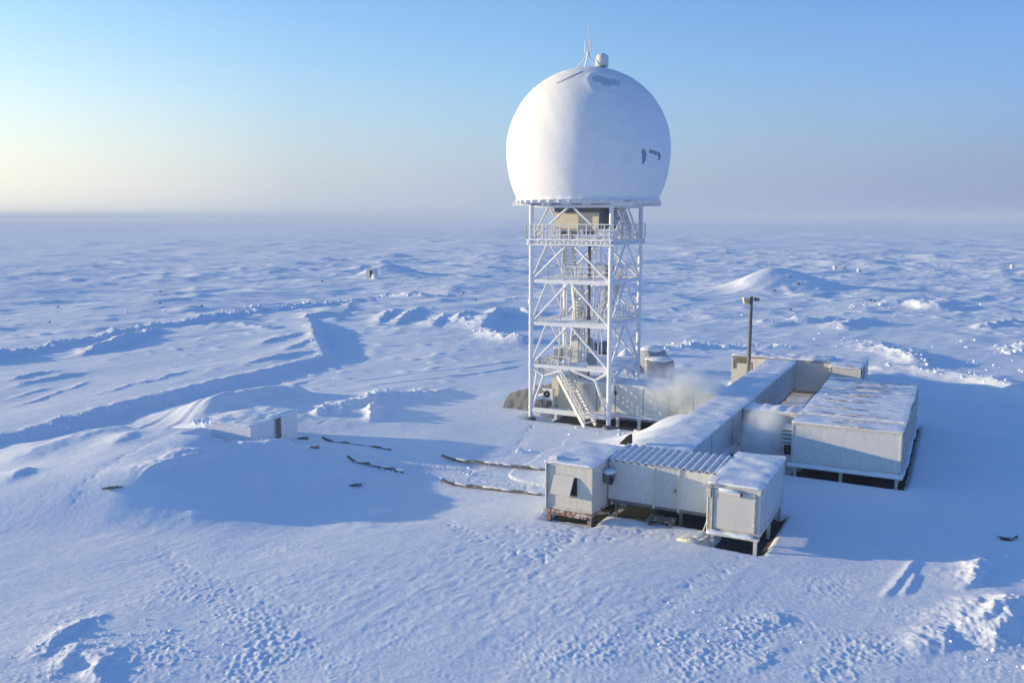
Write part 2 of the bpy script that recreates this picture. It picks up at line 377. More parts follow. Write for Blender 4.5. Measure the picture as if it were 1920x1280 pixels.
M['snow'] = snow_mat('ground_snow'); M['roofsnow'] = snow_mat('roof_snow', 1.6)

def painted(name, c1, c2, dirt=(.25, .22, .18), dirt_amt=.35, rib=0.0, rough=.55, frost=.0, scale=1.0, rib_axis='X'):
    m, nt, b = base_mat(name)
    tc = nn(nt, 'ShaderNodeTexCoord'); o = tc.outputs['Object']
    n1 = noise(nt, 1.1 * scale, 6, .6, o)
    col = mixc(nt, n1.outputs[0], c1, c2)
    mp = nn(nt, 'ShaderNodeMapping'); mp.inputs['Scale'].default_value = (5, 5, .7); nt.links.new(o, mp.inputs[0])
    n2 = noise(nt, 1.3 * scale, 8, .7, mp.outputs[0])
    r2 = ramp(nt, n2.outputs[0], [(.52, (0, 0, 0)), (.8, (dirt_amt,) * 3)])
    col = mixc(nt, r2.outputs[0], col, dirt)
    if frost > 0:
        n4 = noise(nt, 4.5 * scale, 7, .7, o)
        r4 = ramp(nt, n4.outputs[0], [(.62 - .35 * frost, (0, 0, 0)), (.72 - .2 * frost, (1, 1, 1))])
        col = mixc(nt, r4.outputs[0], col, (.82, .85, .9))
    nt.links.new(col, b.inputs['Base Color'])
    b.inputs['Roughness'].default_value = rough; b.inputs['Specular IOR Level'].default_value = .3
    n3 = noise(nt, 14 * scale, 5, .6, o)
    p = bump(nt, n3.outputs[0], .35, .012, b)
    if rib:
        wv = nn(nt, 'ShaderNodeTexWave'); wv.bands_direction = rib_axis; wv.inputs['Scale'].default_value = rib
        wv.inputs['Distortion'].default_value = .15; nt.links.new(o, wv.inputs['Vector'])
        bump(nt, wv.outputs[0], .35, .02, b, p)
    return m
M['panel'] = painted('white_panel', (.57, .60, .62), (.67, .69, .69), dirt=(.34, .29, .23), dirt_amt=.55, frost=.15)
M['panel_v'] = painted('grey_panel', (.52, .55, .57), (.62, .64, .65), dirt_amt=.3, rib=.9, rib_axis='Y', frost=.2)
M['beige'] = painted('beige_panel', (.62, .57, .45), (.70, .65, .53), dirt_amt=.2, frost=.0)
M['cream'] = painted('cream_panel', (.60, .59, .55), (.68, .66, .61), dirt=(.2, .13, .08), dirt_amt=.5, frost=.15)
M['frostwall'] = painted('frosted_wall', (.66, .69, .72), (.76, .78, .80), dirt=(.5, .5, .48), dirt_amt=.3, frost=.6, rough=.8)
M['door'] = painted('door_panel', (.44, .48, .50), (.54, .57, .58), dirt_amt=.4, rib=1.2, frost=.1)
M['plain'] = painted('plain_door', (.56, .56, .54), (.64, .63, .61), dirt_amt=.15)
M['post'] = painted('post_paint', (.55, .53, .48), (.64, .62, .56), dirt=(.22, .12, .06), dirt_amt=.7, frost=.2)
M['frost'] = painted('rimed_steel', (.66, .67, .67), (.76, .77, .78), dirt=(.42, .40, .36), dirt_amt=.45, frost=.75, rough=.8, scale=2.0)
M['thinfrost'] = painted('rimed_railing', (.62, .61, .56), (.74, .73, .68), dirt=(.3, .27, .2), dirt_amt=.5, frost=.55, rough=.8, scale=2.5)
M['steel'] = painted('bare_steel', (.12, .125, .14), (.19, .195, .21), dirt=(.12, .09, .07), dirt_amt=.6, rough=.5)
M['pipe'] = painted('dark_pipe', (.13, .12, .10), (.20, .18, .15), dirt=(.5, .5, .48), dirt_amt=.5, rough=.6, frost=.05)
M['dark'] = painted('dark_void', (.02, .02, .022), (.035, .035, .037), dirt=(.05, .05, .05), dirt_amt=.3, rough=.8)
M['rust'] = painted('rusty_steel', (.16, .07, .035), (.30, .17, .10), dirt=(.62, .6, .55), dirt_amt=.8, rough=.85, frost=.4)
M['wood'] = painted('weathered_timber', (.10, .085, .075), (.17, .15, .13), dirt=(.7, .73, .78), dirt_amt=.5, rough=.85, frost=.2, scale=1.2)
M['tarp'] = painted('grey_canvas', (.15, .16, .175), (.24, .25, .26), dirt=(.15, .14, .12), dirt_amt=.5, rough=.9, frost=.02)
M['lamp'] = painted('yellow_lamp', (.75, .58, .22), (.8, .66, .32), dirt=(.3, .2, .1), dirt_amt=.4)
M['tank'] = painted('snowed_tank', (.20, .24, .28), (.32, .36, .40), dirt=(.08, .08, .1), dirt_amt=.5, rib=1.2, rib_axis='X', frost=.12)
M['stone'] = painted('dark_stone', (.07, .065, .06), (.15, .135, .12), dirt=(.8, .82, .86), dirt_amt=.4, rough=.9)
M['streak'] = painted('scoured_roof', (.22, .22, .24), (.36, .36, .38), dirt=(.2, .12, .08), dirt_amt=.5, frost=.4, rough=.8)
M['white'] = painted('white_ac', (.68, .68, .66), (.75, .75, .73), dirt_amt=.25)
M['roofmetal'] = painted('frosted_roof', (.50, .50, .52), (.62, .63, .66), dirt=(.3, .22, .17), dirt_amt=.45, frost=.8, rough=.8)

# ------------------------------------------------------------------ mesh helpers
class MB:
    def __init__(s): s.v = []; s.f = []; s.sm = []
    def add(s, vs, fs, smooth=False):
        o = len(s.v); s.v += [tuple(p) for p in vs]; s.f += [tuple(i + o for i in f) for f in fs]; s.sm += [smooth] * len(fs)
    def box(s, x0, x1, y0, y1, z0, z1):
        s.add([(x0, y0, z0), (x1, y0, z0), (x1, y1, z0), (x0, y1, z0), (x0, y0, z1), (x1, y0, z1), (x1, y1, z1), (x0, y1, z1)],
              [(0, 3, 2, 1), (4, 5, 6, 7), (0, 1, 5, 4), (1, 2, 6, 5), (2, 3, 7, 6), (3, 0, 4, 7)])
    def hexa(s, bot, top):
        n = len(bot)
        s.add(list(bot) + list(top), [tuple(range(n - 1, -1, -1)), tuple(range(n, 2 * n))] + [(i, (i + 1) % n, n + (i + 1) % n, n + i) for i in range(n)])
    def tube(s, p, q, r, n=8, r2=None, cap=True):
        p, q = Vector(p), Vector(q); d = (q - p)
        if d.length < 1e-6: return
        z = d.normalized(); a = z.orthogonal().normalized(); b = z.cross(a); r2 = r if r2 is None else r2
        vs = [p + (a * math.cos(2 * math.pi * i / n) + b * math.sin(2 * math.pi * i / n)) * r for i in range(n)]
        vs += [q + (a * math.cos(2 * math.pi * i / n) + b * math.sin(2 * math.pi * i / n)) * r2 for i in range(n)]
        fs = [(i, (i + 1) % n, n + (i + 1) % n, n + i) for i in range(n)]
        s.add(vs, fs, n > 5)
        if cap: s.add(vs[:n], [tuple(range(n - 1, -1, -1))]); s.add(vs[n:], [tuple(range(n))])
    def bar(s, p, q, w, h):
        """square bar; w across, h upright"""
        p, q = Vector(p), Vector(q); d = (q - p).normalized()
        up = Vector((0, 0, 1)) if abs(d.z) < .95 else Vector((0, 1, 0))
        a = d.cross(up).normalized(); b = a.cross(d)
        o = [a * sx * w / 2 + b * sy * h / 2 for sx, sy in ((-1, -1), (1, -1), (1, 1), (-1, 1))]
        s.add([p + k for k in o] + [q + k for k in o], [(0, 1, 2, 3), (7, 6, 5, 4), (0, 4, 5, 1), (1, 5, 6, 2), (2, 6, 7, 3), (3, 7, 4, 0)])
    def lathe(s, prof, n=32, c=(0, 0, 0), cap=True):
        vs = [(c[0] + r * math.cos(2 * math.pi * i / n), c[1] + r * math.sin(2 * math.pi * i / n), c[2] + z) for r, z in prof for i in range(n)]
        fs = [(k * n + i, k * n + (i + 1) % n, (k + 1) * n + (i + 1) % n, (k + 1) * n + i) for k in range(len(prof) - 1) for i in range(n)]
        s.add(vs, fs, True)
        if cap:
            s.add(vs[:n], [tuple(range(n - 1, -1, -1))]); s.add(vs[-n:], [tuple(range(n))])
    def lump(s, c, rx, ry, rz, seed=0, rough=.25, sub=2, flat=None):
        bm = bmesh.new(); bmesh.ops.create_icosphere(bm, subdivisions=sub, radius=1)
        rnd = random.Random(seed); off = rnd.random() * 50
        vs = []
        for v in bm.verts:
            p = v.co.normalized()
            k = 1 + rough * float(gnoise(np.array([p.x * 1.7 + off + p.z]), np.array([p.y * 1.7 + p.z * 1.3 + off]), seed)[0]) * 1.6
            q = (c[0] + p.x * rx * k, c[1] + p.y * ry * k, c[2] + p.z * rz * k)
            if flat is not None: q = (q[0], q[1], max(q[2], flat))
            vs.append(q)
        fs = [tuple(v.index for v in f.verts) for f in bm.faces]; bm.free()
        s.add(vs, fs, sub > 1)
    def snow(s, x0, x1, y0, y1, z, th=.12, seed=0, over=.05, step=.22, waves=0, drift=0.0, wave_axis='x'):
        """a ragged slab of snow lying on a flat roof, with an uneven top and an overhanging edge"""
        nx = max(3, int((x1 - x0) / step)); ny = max(3, int((y1 - y0) / step))
        gx = np.linspace(x0 - over, x1 + over, nx + 1); gy = np.linspace(y0 - over, y1 + over, ny + 1)
        X, Y = np.meshgrid(gx, gy, indexing='ij')
        n = gnoise(X / 1.3 + seed * 3.7, Y / .8, seed) * .7 + gnoise(X / .42 + seed, Y / .42, seed + 1) * .5
        ed = np.minimum(np.minimum(X - x0 + over, x1 + over - X), np.minimum(Y - y0 + over, y1 + over - Y))
        T = z + th * (.55 + .7 * n) * (.55 + .45 * np.clip(ed / .25, 0, 1)) + .012
        if waves:
            q = X if wave_axis == 'x' else Y
            T = T + .035 * np.sign(np.sin(q * 2 * math.pi * waves)) * np.minimum(1, np.abs(np.sin(q * 2 * math.pi * waves)) * 2.2)
        if drift: T = T + drift * np.exp(-((X - x0) / 1.0) ** 2)
        T = np.maximum(T, z + .012)
        je = .05 * gnoise(X / .5 + 11, Y / .5 + seed, seed + 2)
        bx = (X <= x0 - over + 1e-6) | (X >= x1 + over - 1e-6); by = (Y <= y0 - over + 1e-6) | (Y >= y1 + over - 1e-6)
        X = np.where(bx, X + je, X); Y = np.where(by, Y + je, Y)
        N = (nx + 1) * (ny + 1)
        vs = [(a, b, c) for a, b, c in zip(X.ravel(), Y.ravel(), T.ravel())]
        idx = lambda i, j: i * (ny + 1) + j
        fs = [(idx(i, j), idx(i + 1, j), idx(i + 1, j + 1), idx(i, j + 1)) for i in range(nx) for j in range(ny)]
        s.add(vs, fs, True)
        loop = [idx(i, 0) for i in range(nx)] + [idx(nx, j) for j in range(ny)] + [idx(i, ny) for i in range(nx, 0, -1)] + [idx(0, j) for j in range(ny, 0, -1)]
        rn = random.Random(seed)
        low = []
        for k in loop:
            a, b, c = vs[k]; low.append((a, b, z - .03 - .10 * abs(float(gnoise(np.array([a / .45 + seed]), np.array([b / .45]), seed + 5)[0]))))
        m = len(loop)
        s.add([vs[k] for k in loop] + low, [(i, m + i, m + (i + 1) % m, (i + 1) % m) for i in range(m)], True)
    def build(s, name, mat, parent=None, kind=None, bevel=0.0):
        me = bpy.data.meshes.new(name); me.from_pydata(s.v, [], s.f)
        me.polygons.foreach_set('use_smooth', s.sm); me.update(); me.materials.append(mat)
        o = bpy.data.objects.new(name, me); C.objects.link(o)
        if parent is not None: o.parent = parent
        if kind: o['kind'] = kind
        if bevel:
            bv = o.modifiers.new('bevel', 'BEVEL'); bv.width = bevel; bv.segments = 2; bv.limit_method = 'ANGLE'
        return o
def thing(name, label, cat, loc, rz=0.0, group=None):
    o = bpy.data.objects.new(name, None); C.objects.link(o); o.empty_display_size = .3
    o.location = loc; o.rotation_euler = (0, 0, rz); o['label'] = label; o['category'] = cat
    if group: o['group'] = group
    return o
def tag(o, label, cat, group=None):
    o['label'] = label; o['category'] = cat
    if group: o['group'] = group
    return o
def copy_tree(o, parent=None):
    c = o.copy(); C.objects.link(c)
    if parent is not None: c.parent = parent
    for ch in [k for k in bpy.data.objects if k.parent == o]: copy_tree(ch, c)
    return c

# ------------------------------------------------------------------ ground sheet
def build_ground():
    rs = [0.0]; r = 4.0
    while r < 24: rs.append(r); r += .5 if r > 18 else 1.0
    while r < 75: rs.append(r); r *= 1.0023
    while r < 140: rs.append(r); r *= 1.0031
    while r < 420: rs.append(r); r *= 1.0045
    while r < 7000: rs.append(r); r *= 1.0065
    rs = np.array(rs[1:])
    an = list(np.arange(-36.0, 36.001, .072)); a, st = 36.0, .085
    right = []
    while a < 178: a += st; st = min(3.0, st * 1.12); right.append(min(a, 178.5))
    an = np.array([-q for q in reversed(right)] + an + right)
    th = np.radians(an); nr, na = len(rs), len(th)
    X = rs[:, None] * np.sin(th)[None, :]; Y = rs[:, None] * np.cos(th)[None, :]
    dr = np.gradient(rs)
    dth = np.gradient(th)
    sp_ = np.maximum(dr[:, None] * np.ones(na)[None, :], rs[:, None] * dth[None, :])
    Z = terrain(X.ravel(), Y.ravel(), sp_.ravel())
    co = np.empty((nr * na + 1, 3), np.float32)
    co[:-1, 0] = X.ravel(); co[:-1, 1] = Y.ravel(); co[:-1, 2] = Z; co[-1] = (0, 0, 0)
    i = np.arange(nr - 1)[:, None] * na; j = np.arange(na)[None, :]; jn = (j + 1) % na
    quads = np.stack([i + j, i + na + j, i + na + jn, i + jn], -1).reshape(-1, 4)
    j0 = np.arange(na); tris = np.stack([np.full(na, nr * na), j0, (j0 + 1) % na], -1)
    me = bpy.data.meshes.new('snow_ground')
    nv, nq, ntri = len(co), len(quads), len(tris)
    me.vertices.add(nv); me.vertices.foreach_set('co', co.ravel())
    me.loops.add(nq * 4 + ntri * 3)
    me.loops.foreach_set('vertex_index', np.concatenate([quads[:, ::-1].ravel(), tris[:, ::-1].ravel()]).astype(np.int32))
    me.polygons.add(nq + ntri)
    me.polygons.foreach_set('loop_start', np.concatenate([np.arange(nq) * 4, nq * 4 + np.arange(ntri) * 3]).astype(np.int32))
    me.polygons.foreach_set('use_smooth', np.ones(nq + ntri, bool))
    me.update(calc_edges=True); me.materials.append(M['snow'])
    o = bpy.data.objects.new('snow_ground', me); C.objects.link(o); o['kind'] = 'structure'
    # winding: faces must look up
    if me.polygons[nq // 2].normal.z < 0: me.flip_normals()
build_ground()

exec_order = []
# ------------------------------------------------------------------ radar tower
S0, T0, SIDE = -29.2, 60.0, 6.4
LV = [0.75, 4.2, 7.45, 10.65, 13.6, 16.3]
def build_tower():
    root = thing('radar_tower', 'tall white lattice tower carrying a huge white radar dome', 'radar tower', (*W(S0 + SIDE / 2, T0 + SIDE / 2), 0), ROT)
    h = SIDE / 2
    cs = [(-h, -h), (h, -h), (h, h), (-h, h)]
    for cx, cy in cs:
        m = MB(); m.tube((cx, cy, 0.12), (cx, cy, 16.3), .17, 12)
        for z in (0.9, 4.2, 5.75, 7.45, 9.05, 10.65, 12.1, 13.6):
            rr = .23 if z in (9.05,) else .19
            m.lathe([(.15, z - .12), (rr, z - .07), (rr, z + .07), (.15, z + .12)], 12, (cx, cy, 0), cap=False)
        if (cx, cy) != cs[2]:
            m.lump((cx, cy, 9.05), .27, .27, .24, 3, .2)
        leg = m.build('leg', M['frost'], root)
        f = MB(); f.lathe([(.42, -.1), (.42, .02), (.32, .1), (.2, .16)], 14, (cx, cy, 0)); f.build('foot_plate', M['steel'], leg)
    # horizontal beams
    for k, z in enumerate(LV):
        for a in range(4):
            p, q = cs[a], cs[(a + 1) % 4]
            m = MB(); w, hh = (.24, .36) if k == 0 else ((.2, .26) if k < 5 else (.2, .36))
            m.bar((*p, z), (*q, z), w, hh); m.build('beam', M['frost'], root)
    # inverted-V bracing in each face
    for k in range(5):
        z0, z1 = LV[k], LV[k + 1]
        for a in range(4):
            p, q = Vector((*cs[a], 0)), Vector((*cs[(a + 1) % 4], 0)); mid = (p + q) / 2
            for e in (p, q):
                m = MB()
                A = e + (mid - e) * .04 + Vector((0, 0, z0 + .12)); B = mid + (e - mid) * .05 + Vector((0, 0, z1 - .12))
                if k == 0:
                    kn = e + (mid - e) * .34 + Vector((0, 0, z1 - .75))
                    m.tube(e + (mid - e) * .05 + Vector((0, 0, .95)), kn, .11, 8); m.tube(kn, B, .105, 8)
                    m.tube(kn, e + Vector((0, 0, z1 - .1)), .095, 8); m.lump(kn, .14, .14, .14, 2, .1)
                else:
                    m.tube(A, B, .095 if k < 4 else .085, 8)
                    m.bar(A - Vector((0, 0, .1)), A + (B - A) * .06, .04, .3)
                m.build('brace', M['frost'], root)
    # inner decks
    def deck(name, x0, x1, y0, y1, z, lip=.16):
        m = MB(); m.box(x0, x1, y0, y1, z - lip, z); o = m.build(name, M['frost'], root)
        sn = MB(); sn.snow(x0 + .03, x1 - .03, y0 + .03, y1 - .03, z, .05, int(z * 10) + 3, over=0); sn.build('snow_cover', M['roofsnow'], o)
        return o
    deck('deck', -1.9, 3.0, -2.9, 1.2, 10.78); deck('deck', -2.2, 3.0, -2.6, 2.6, 7.55); deck('deck', -.2, 3.0, -2.4, 2.9, 4.3)
    # gallery at the upper stage with its railings
    def rail(pts, z, hgt=1.1, step=.72, parent=root, infill=0, r=.042):
        m = MB()
        for p, q in zip(pts[:-1], pts[1:]):
            p, q = Vector(p), Vector(q); n = max(1, int(round((q - p).length / step)))
            for hh in (hgt, hgt * .62, hgt * .3): m.tube(p + Vector((0, 0, z + hh)), q + Vector((0, 0, z + hh)), r if hh == hgt else r * .75, 6)
            for i in range(n + 1):
                c = p + (q - p) * (i / n); m.tube(c + Vector((0, 0, z)), c + Vector((0, 0, z + hgt)), r, 6)
            if infill:
                nn_ = max(1, int((q - p).length / infill))
                for i in range(nn_): c = p + (q - p) * (i / nn_); m.tube(c + Vector((0, 0, z + .1)), c + Vector((0, 0, z + hgt)), r * .6, 5)
        return m.build('railing', M['thinfrost'], parent)
    m = MB()
    g = h + .28
    for x0, x1, y0, y1 in ((-g, g, -g, -g + 1.0), (-g, g, g - 1.0, g), (-g, -g + 1.0, -g + 1.0, g - 1.0), (g - 1.0, g, -g + 1.0, g - 1.0)):
        m.box(x0, x1, y0, y1, 13.72, 13.8)
    for a in range(10):
        for sy in (-1, 1):
            x = -g + .25 + a * (2 * g - .5) / 9; m.box(x - .05, x + .05, sy * g - .06, sy * g + .06, 13.42, 13.72); m.box(sy * g - .06, sy * g + .06, x - .05, x + .05, 13.42, 13.72)
    for sy in (-1, 1):
        m.box(-g - .05, g + .05, sy * g - .05, sy * g + .05, 13.36, 13.46)
        m.box(sy * g - .045, sy * g + .045, -g + .06, g - .06, 13.37, 13.47)
    gal = m.build('gallery', M['frost'], root)
    sn = MB(); sn.snow(-g, g, -g, -g + 1.0, 13.8, .06, 7, over=.02); sn.build('snow_cover', M['roofsnow'], gal)
    rail([(-g, -g, 0), (g, -g, 0)], 13.8); rail([(g, -g, 0), (g, g, 0)], 13.8); rail([(g, g, 0), (-g, g, 0)], 13.8); rail([(-g, g, 0), (-g, -g, 0)], 13.8)
    # inner ring of posts and joists round the gallery
    m = MB()
    for x in (-1.9, -.6, .7, 1.9):
        for y in (-1.9, 1.9): m.tube((x, y, 13.4), (x, y, 15.0), .045, 6)
    m.bar((-2.9, -1.9, 13.5), (2.9, -1.9, 13.5), .12, .2); m.bar((-2.9, 1.9, 13.5), (2.9, 1.9, 13.5), .12, .2)
    m.box(-1.6, 1.9, -1.7, 1.5, 13.52, 13.7)
    m.build('joists', M['thinfrost'], root)
    # equipment room slung under the dome
    m = MB(); m.box(-1.75, 1.75, -2.0, 1.7, 14.55, 16.05)
    eq = m.build('equipment_room', M['beige'], root, bevel=.03)
    e = MB(); e.box(-1.82, 1.82, -2.07, 1.77, 15.78, 16.12); e.build('cornice', M['steel'], eq)
    e = MB(); e.box(1.752, 1.79, -1.9, 1.6, 14.6, 15.75); e.build('side_panel', M['steel'], eq)
    for x, y, s_ in ((-.4, -1.5, .32), (.55, -1.5, .25), (1.1, -1.4, .22), (-1.3, -1.5, .2)):
        e = MB(); e.hexa([(x - s_ * .5, y - .12, 14.15), (x + s_ * .5, y - .12, 14.15), (x + s_ * .5, y + .2, 14.15), (x - s_ * .5, y + .2, 14.15)],
                         [(x - s_, y - .2, 14.55), (x + s_, y - .2, 14.55), (x + s_, y + .3, 14.55), (x - s_, y + .3, 14.55)]); e.build('cable_duct', M['steel'], eq)
    # central riser pipe
    m = MB(); m.tube((.35, -.3, 0.7), (.35, -.3, 13.6), .12, 12)
    for z in (4.4, 7.7, 10.9): m.lathe([(.12, z - .15), (.17, z - .1), (.17, z + .1), (.12, z + .15)], 12, (.35, -.3, 0), False)
    m.build('riser_pipe', M['pipe'], root)
    for x, y, z0, z1 in ((-.9, .4, 1.5, 10.6), (-1.15, .5, 2.0, 13.6), (-.35, .6, 4.3, 9.3), (1.2, .9, 7.6, 12.6)):
        m = MB(); m.tube((x, y, z0), (x, y, z1), .07, 8); m.build('cable_pipe', M['frost'], root)
    m = MB(); m.box(-1.25, -.75, .2, .6, 1.5, 7.4); m.build('cable_tray', M['thinfrost'], root)
    # stair flights zigzagging up inside
    def stair(a, b, wid, parent=root, n=None, side=None, rails=True):
        a, b = Vector(a), Vector(b); d = Vector((b.x - a.x, b.y - a.y, 0)); sd = Vector((-d.y, d.x, 0)).normalized() * wid / 2
        m = MB()
        for k in (-1, 1): m.bar(a + sd * k, b + sd * k, .09, .26)
        n = n or int((b.z - a.z) / .24)
        for i in range(1, n):
            c = a + (b - a) * (i / n); m.bar(c - sd, c + sd, .24, .07)
        o = m.build('stair', M['thinfrost'], parent)
        if rails:
            r = MB()
            for k in (-1, 1):
                for hh in (1.0, .55): r.tube(a + sd * k + Vector((0, 0, hh)), b + sd * k + Vector((0, 0, hh)), .042, 6)
                for i in range(0, 7): c = a + (b - a) * (i / 6) + sd * k; r.tube(c, c + Vector((0, 0, 1.0)), .038, 6)
            for i in range(1, 18):
                for k in (-1, 1): c = a + (b - a) * (i / 18) + sd * k; r.tube(c + Vector((0, 0, .1)), c + Vector((0, 0, .95)), .02, 5)
            r.build('handrail', M['thinfrost'], o)
        return o
    stair((-1.6, 1.7, 4.3), (-.3, -.9, 7.5), .8); stair((-.1, -.9, 7.5), (-1.6, 1.6, 10.7), .8); stair((-1.9, 1.4, 10.7), (-1.1, -1.5, 13.7), .8)
    stair((2.35, 2.4, 13.8), (2.5, -.9, 16.2), .7)
    stair((1.9, -1.4, 7.5), (1.9, 1.8, 10.7), .7)
    # rime-thick cables, junction boxes and cross ties inside the lattice
    for k, (x0, y0, z0, x1, y1, z1) in enumerate(((-1.4, -2.0, 4.4, -1.2, -1.8, 13.5), (.8, .6, 4.3, .9, .7, 13.5), (1.6, -.6, .8, 1.5, -.5, 10.6), (-2.2, 1.2, 4.2, -2.1, 1.1, 10.6), (-.1, 1.9, 1.0, -.1, 1.9, 13.5))):
        m = MB(); m.tube((x0, y0, z0), (x1, y1, z1), .05, 6); m.build('cable', M['thinfrost'], root)
    for z in (4.2, 7.45, 10.65):
        for a in range(2):
            m = MB(); m.tube((cs[a][0], cs[a][1], z - .05), (cs[a + 2][0], cs[a + 2][1], z - .05), .06, 6); m.build('cross_tie', M['frost'], root)
    for x, y, z in ((-1.9, -.9, 4.3), (1.2, -1.6, 4.3), (-1.2, 1.3, 7.55), (1.7, .4, 10.78)):
        m = MB(); m.box(x - .3, x + .3, y - .2, y + .2, z, z + 1.0); jb = m.build('junction_box', M['tank'], root)
        m = MB(); m.snow(x - .3, x + .3, y - .2, y + .2, z + 1.0, .1, 7, over=.02, step=.1); m.build('snow_cap', M['roofsnow'], jb)
    # caged ladder beside the stairs
    m = MB()
    for x in (1.3, 1.75): m.tube((x, 1.9, 4.3), (x, 1.9, 13.7), .035, 6)
    for i in range(26): m.tube((1.3, 1.9, 4.6 + i * .35), (1.75, 1.9, 4.6 + i * .35), .022, 5)
    for i in range(10):
        z = 5.2 + i * .85
        pts = [(1.3 + .22 - .42 * math.cos(q), 1.9 - .75 * math.sin(q), z) for q in np.linspace(0, math.pi, 7)]
        for p, q in zip(pts[:-1], pts[1:]): m.tube(p, q, .02, 5)
    m.build('caged_ladder', M['thinfrost'], root)
    # entrance stair and its landing at the front
    ld = deck('landing', -2.6, -.6, -3.0, -1.4, 3.55, .12)
    rail([(-2.6, -3.0, 0), (-1.0, -3.0, 0)], 3.55, 1.15, .8, ld, .16); rail([(-2.6, -3.0, 0), (-2.6, -1.4, 0), (-.7, -1.4, 0)], 3.55, 1.15, .8, ld, .16)
    rail([(-1.9, -.4, 0), (.6, -.4, 0)], 4.3, 1.15, .8, root, .18)
    stair((2.0, -3.85, .1), (-.75, -2.6, 3.5), 1.15)
    # railings on the inner decks
    rail([(-1.9, -2.9, 0), (3.0, -2.9, 0)], 10.78, 1.0, 1.2); rail([(-.1, 1.0, 0), (2.9, 1.0, 0)], 10.78, 1.0, .8, root, .25)
    rail([(-2.2, 2.5, 0), (3.0, 2.5, 0)], 7.55, 1.0, .8, root, .22)
    # dome
    zc, Rr, zr = 20.45, 6.19, 16.72
    k = .84
    prof = []
    for i in range(0, 61):
        z = zr + (zc - zr) * i / 60; q = (zc - z) * k / Rr; prof.append((Rr * math.sqrt(1 - q * q), z))
    for i in range(1, 91):
        a = math.pi / 2 * i / 90; prof.append((max(.02, Rr * math.cos(a)), zc + Rr * .98 * math.sin(a)))
    m = MB(); N = 180
    for (r_, z) in prof: pass
    ang = np.linspace(0, 2 * math.pi, N, endpoint=False)
    P_ = np.array([[(r_ * math.cos(a), r_ * math.sin(a), z) for a in ang] for r_, z in prof])
    nx, ny = P_[..., 0] / Rr * 3, P_[..., 1] / Rr * 3; nz = (P_[..., 2] - zc) / Rr * 3
    dn = .02 * gnoise(nx + nz * .7, ny - nz * .6, 90) + .007 * gnoise(nx * 3 + nz * 2, ny * 3 - nz * 2, 91) + .005 * gnoise(nx * 9 + nz * 7, ny * 9 - nz * 6, 92)
    sc = 1 + dn / Rr
    # snow rims round the two bare patches
    def dirv(px, py):
        """direction from the dome centre to the point of the dome seen at a photo position (tower-local axes)"""
        c = Vector(root.matrix_basis @ Vector((0, 0, zc))); o = Vector((0, 0, CAM_H))
        X, Z = px - 960.0, 640.0 - py; d = Vector((X, FPX * cp + Z * sp, -FPX * sp + Z * cp)).normalized()
        oc = o - c; b_ = oc.dot(d); disc = b_ * b_ - (oc.length_squared - Rr * Rr)
        t = -b_ - math.sqrt(max(0, disc)); p = o + d * t - c
        return (Matrix.Rotation(-ROT, 3, 'Z') @ p).normalized()
    bpy.context.view_layer.update()
    D = P_ - np.array([0, 0, zc]); D = D / np.linalg.norm(D, axis=2, keepdims=True)
    for px, py, rad, hgt in ((1218, 290, .17, .07), (1180, 255, .12, .05), (1135, 152, .2, .05)):
        v = dirv(px, py); ca = np.clip(D @ np.array(v), -1, 1); an = np.arccos(ca) + .03 * gnoise(nx * 2, ny * 2 + nz, 95)
        sc = sc + hgt / Rr * np.exp(-((an - rad) / .035) ** 2)
    P_[..., 0] *= sc; P_[..., 1] *= sc; P_[..., 2] = zc + (P_[..., 2] - zc) * sc
    vs = [tuple(q) for q in P_.reshape(-1, 3)]
    fs = [(i * N + j, i * N + (j + 1) % N, (i + 1) * N + (j + 1) % N, (i + 1) * N + j) for i in range(len(prof) - 1) for j in range(N)]
    m.add(vs, fs, True)
    mt, nt, b = base_mat('dome_rime')
    tc = nn(nt, 'ShaderNodeTexCoord'); o = tc.outputs['Object']
    sub = nn(nt, 'ShaderNodeVectorMath', operation='SUBTRACT'); nt.links.new(o, sub.inputs[0]); sub.inputs[1].default_value = (0, 0, zc)
    nrm = nn(nt, 'ShaderNodeVectorMath', operation='NORMALIZE'); nt.links.new(sub.outputs[0], nrm.inputs[0])
    nz1 = noise(nt, 1.6, 8, .7, o); nzs = noise(nt, 9, 6, .65, o)
    rz_ = ramp(nt, nz1.outputs[0], [(.35, (.81, .825, .85)), (.6, (.865, .87, .88))]); col = rz_.outputs[0]
    def patch(col, pts, colour, ragged=.8):
        for px, py, rx in pts:
            v = dirv(px, py)
            dt = nn(nt, 'ShaderNodeVectorMath', operation='DOT_PRODUCT'); nt.links.new(nrm.outputs[0], dt.inputs[0]); dt.inputs[1].default_value = v
            ad = nn(nt, 'ShaderNodeMath', operation='MULTIPLY_ADD'); nt.links.new(nz1.outputs[0], ad.inputs[0]); ad.inputs[1].default_value = rx * rx * ragged; nt.links.new(dt.outputs['Value'], ad.inputs[2])
            lo = math.cos(rx) + rx * rx * ragged * .5
            r = ramp(nt, ad.outputs[0], [(0, (0, 0, 0)), (1, (1, 1, 1))])
            mr = nn(nt, 'ShaderNodeMapRange'); nt.links.new(ad.outputs[0], mr.inputs[0]); mr.inputs[1].default_value = lo; mr.inputs[2].default_value = lo + rx * rx * .06
            col = mixc(nt, mr.outputs[0], col, colour)
        return col
    col = patch(col, [(1122, 146, .075), (1138, 152, .085), (1154, 153, .065)], (.52, .59, .68))
    col = patch(col, [(1206, 285, .036), (1208, 291, .038), (1207, 298, .034), (1205, 304, .022), (1219, 284, .024), (1224, 285, .026), (1229, 287, .028), (1234, 289, .028), (1236, 294, .026), (1234, 298, .020)], (.27, .31, .36), .35)
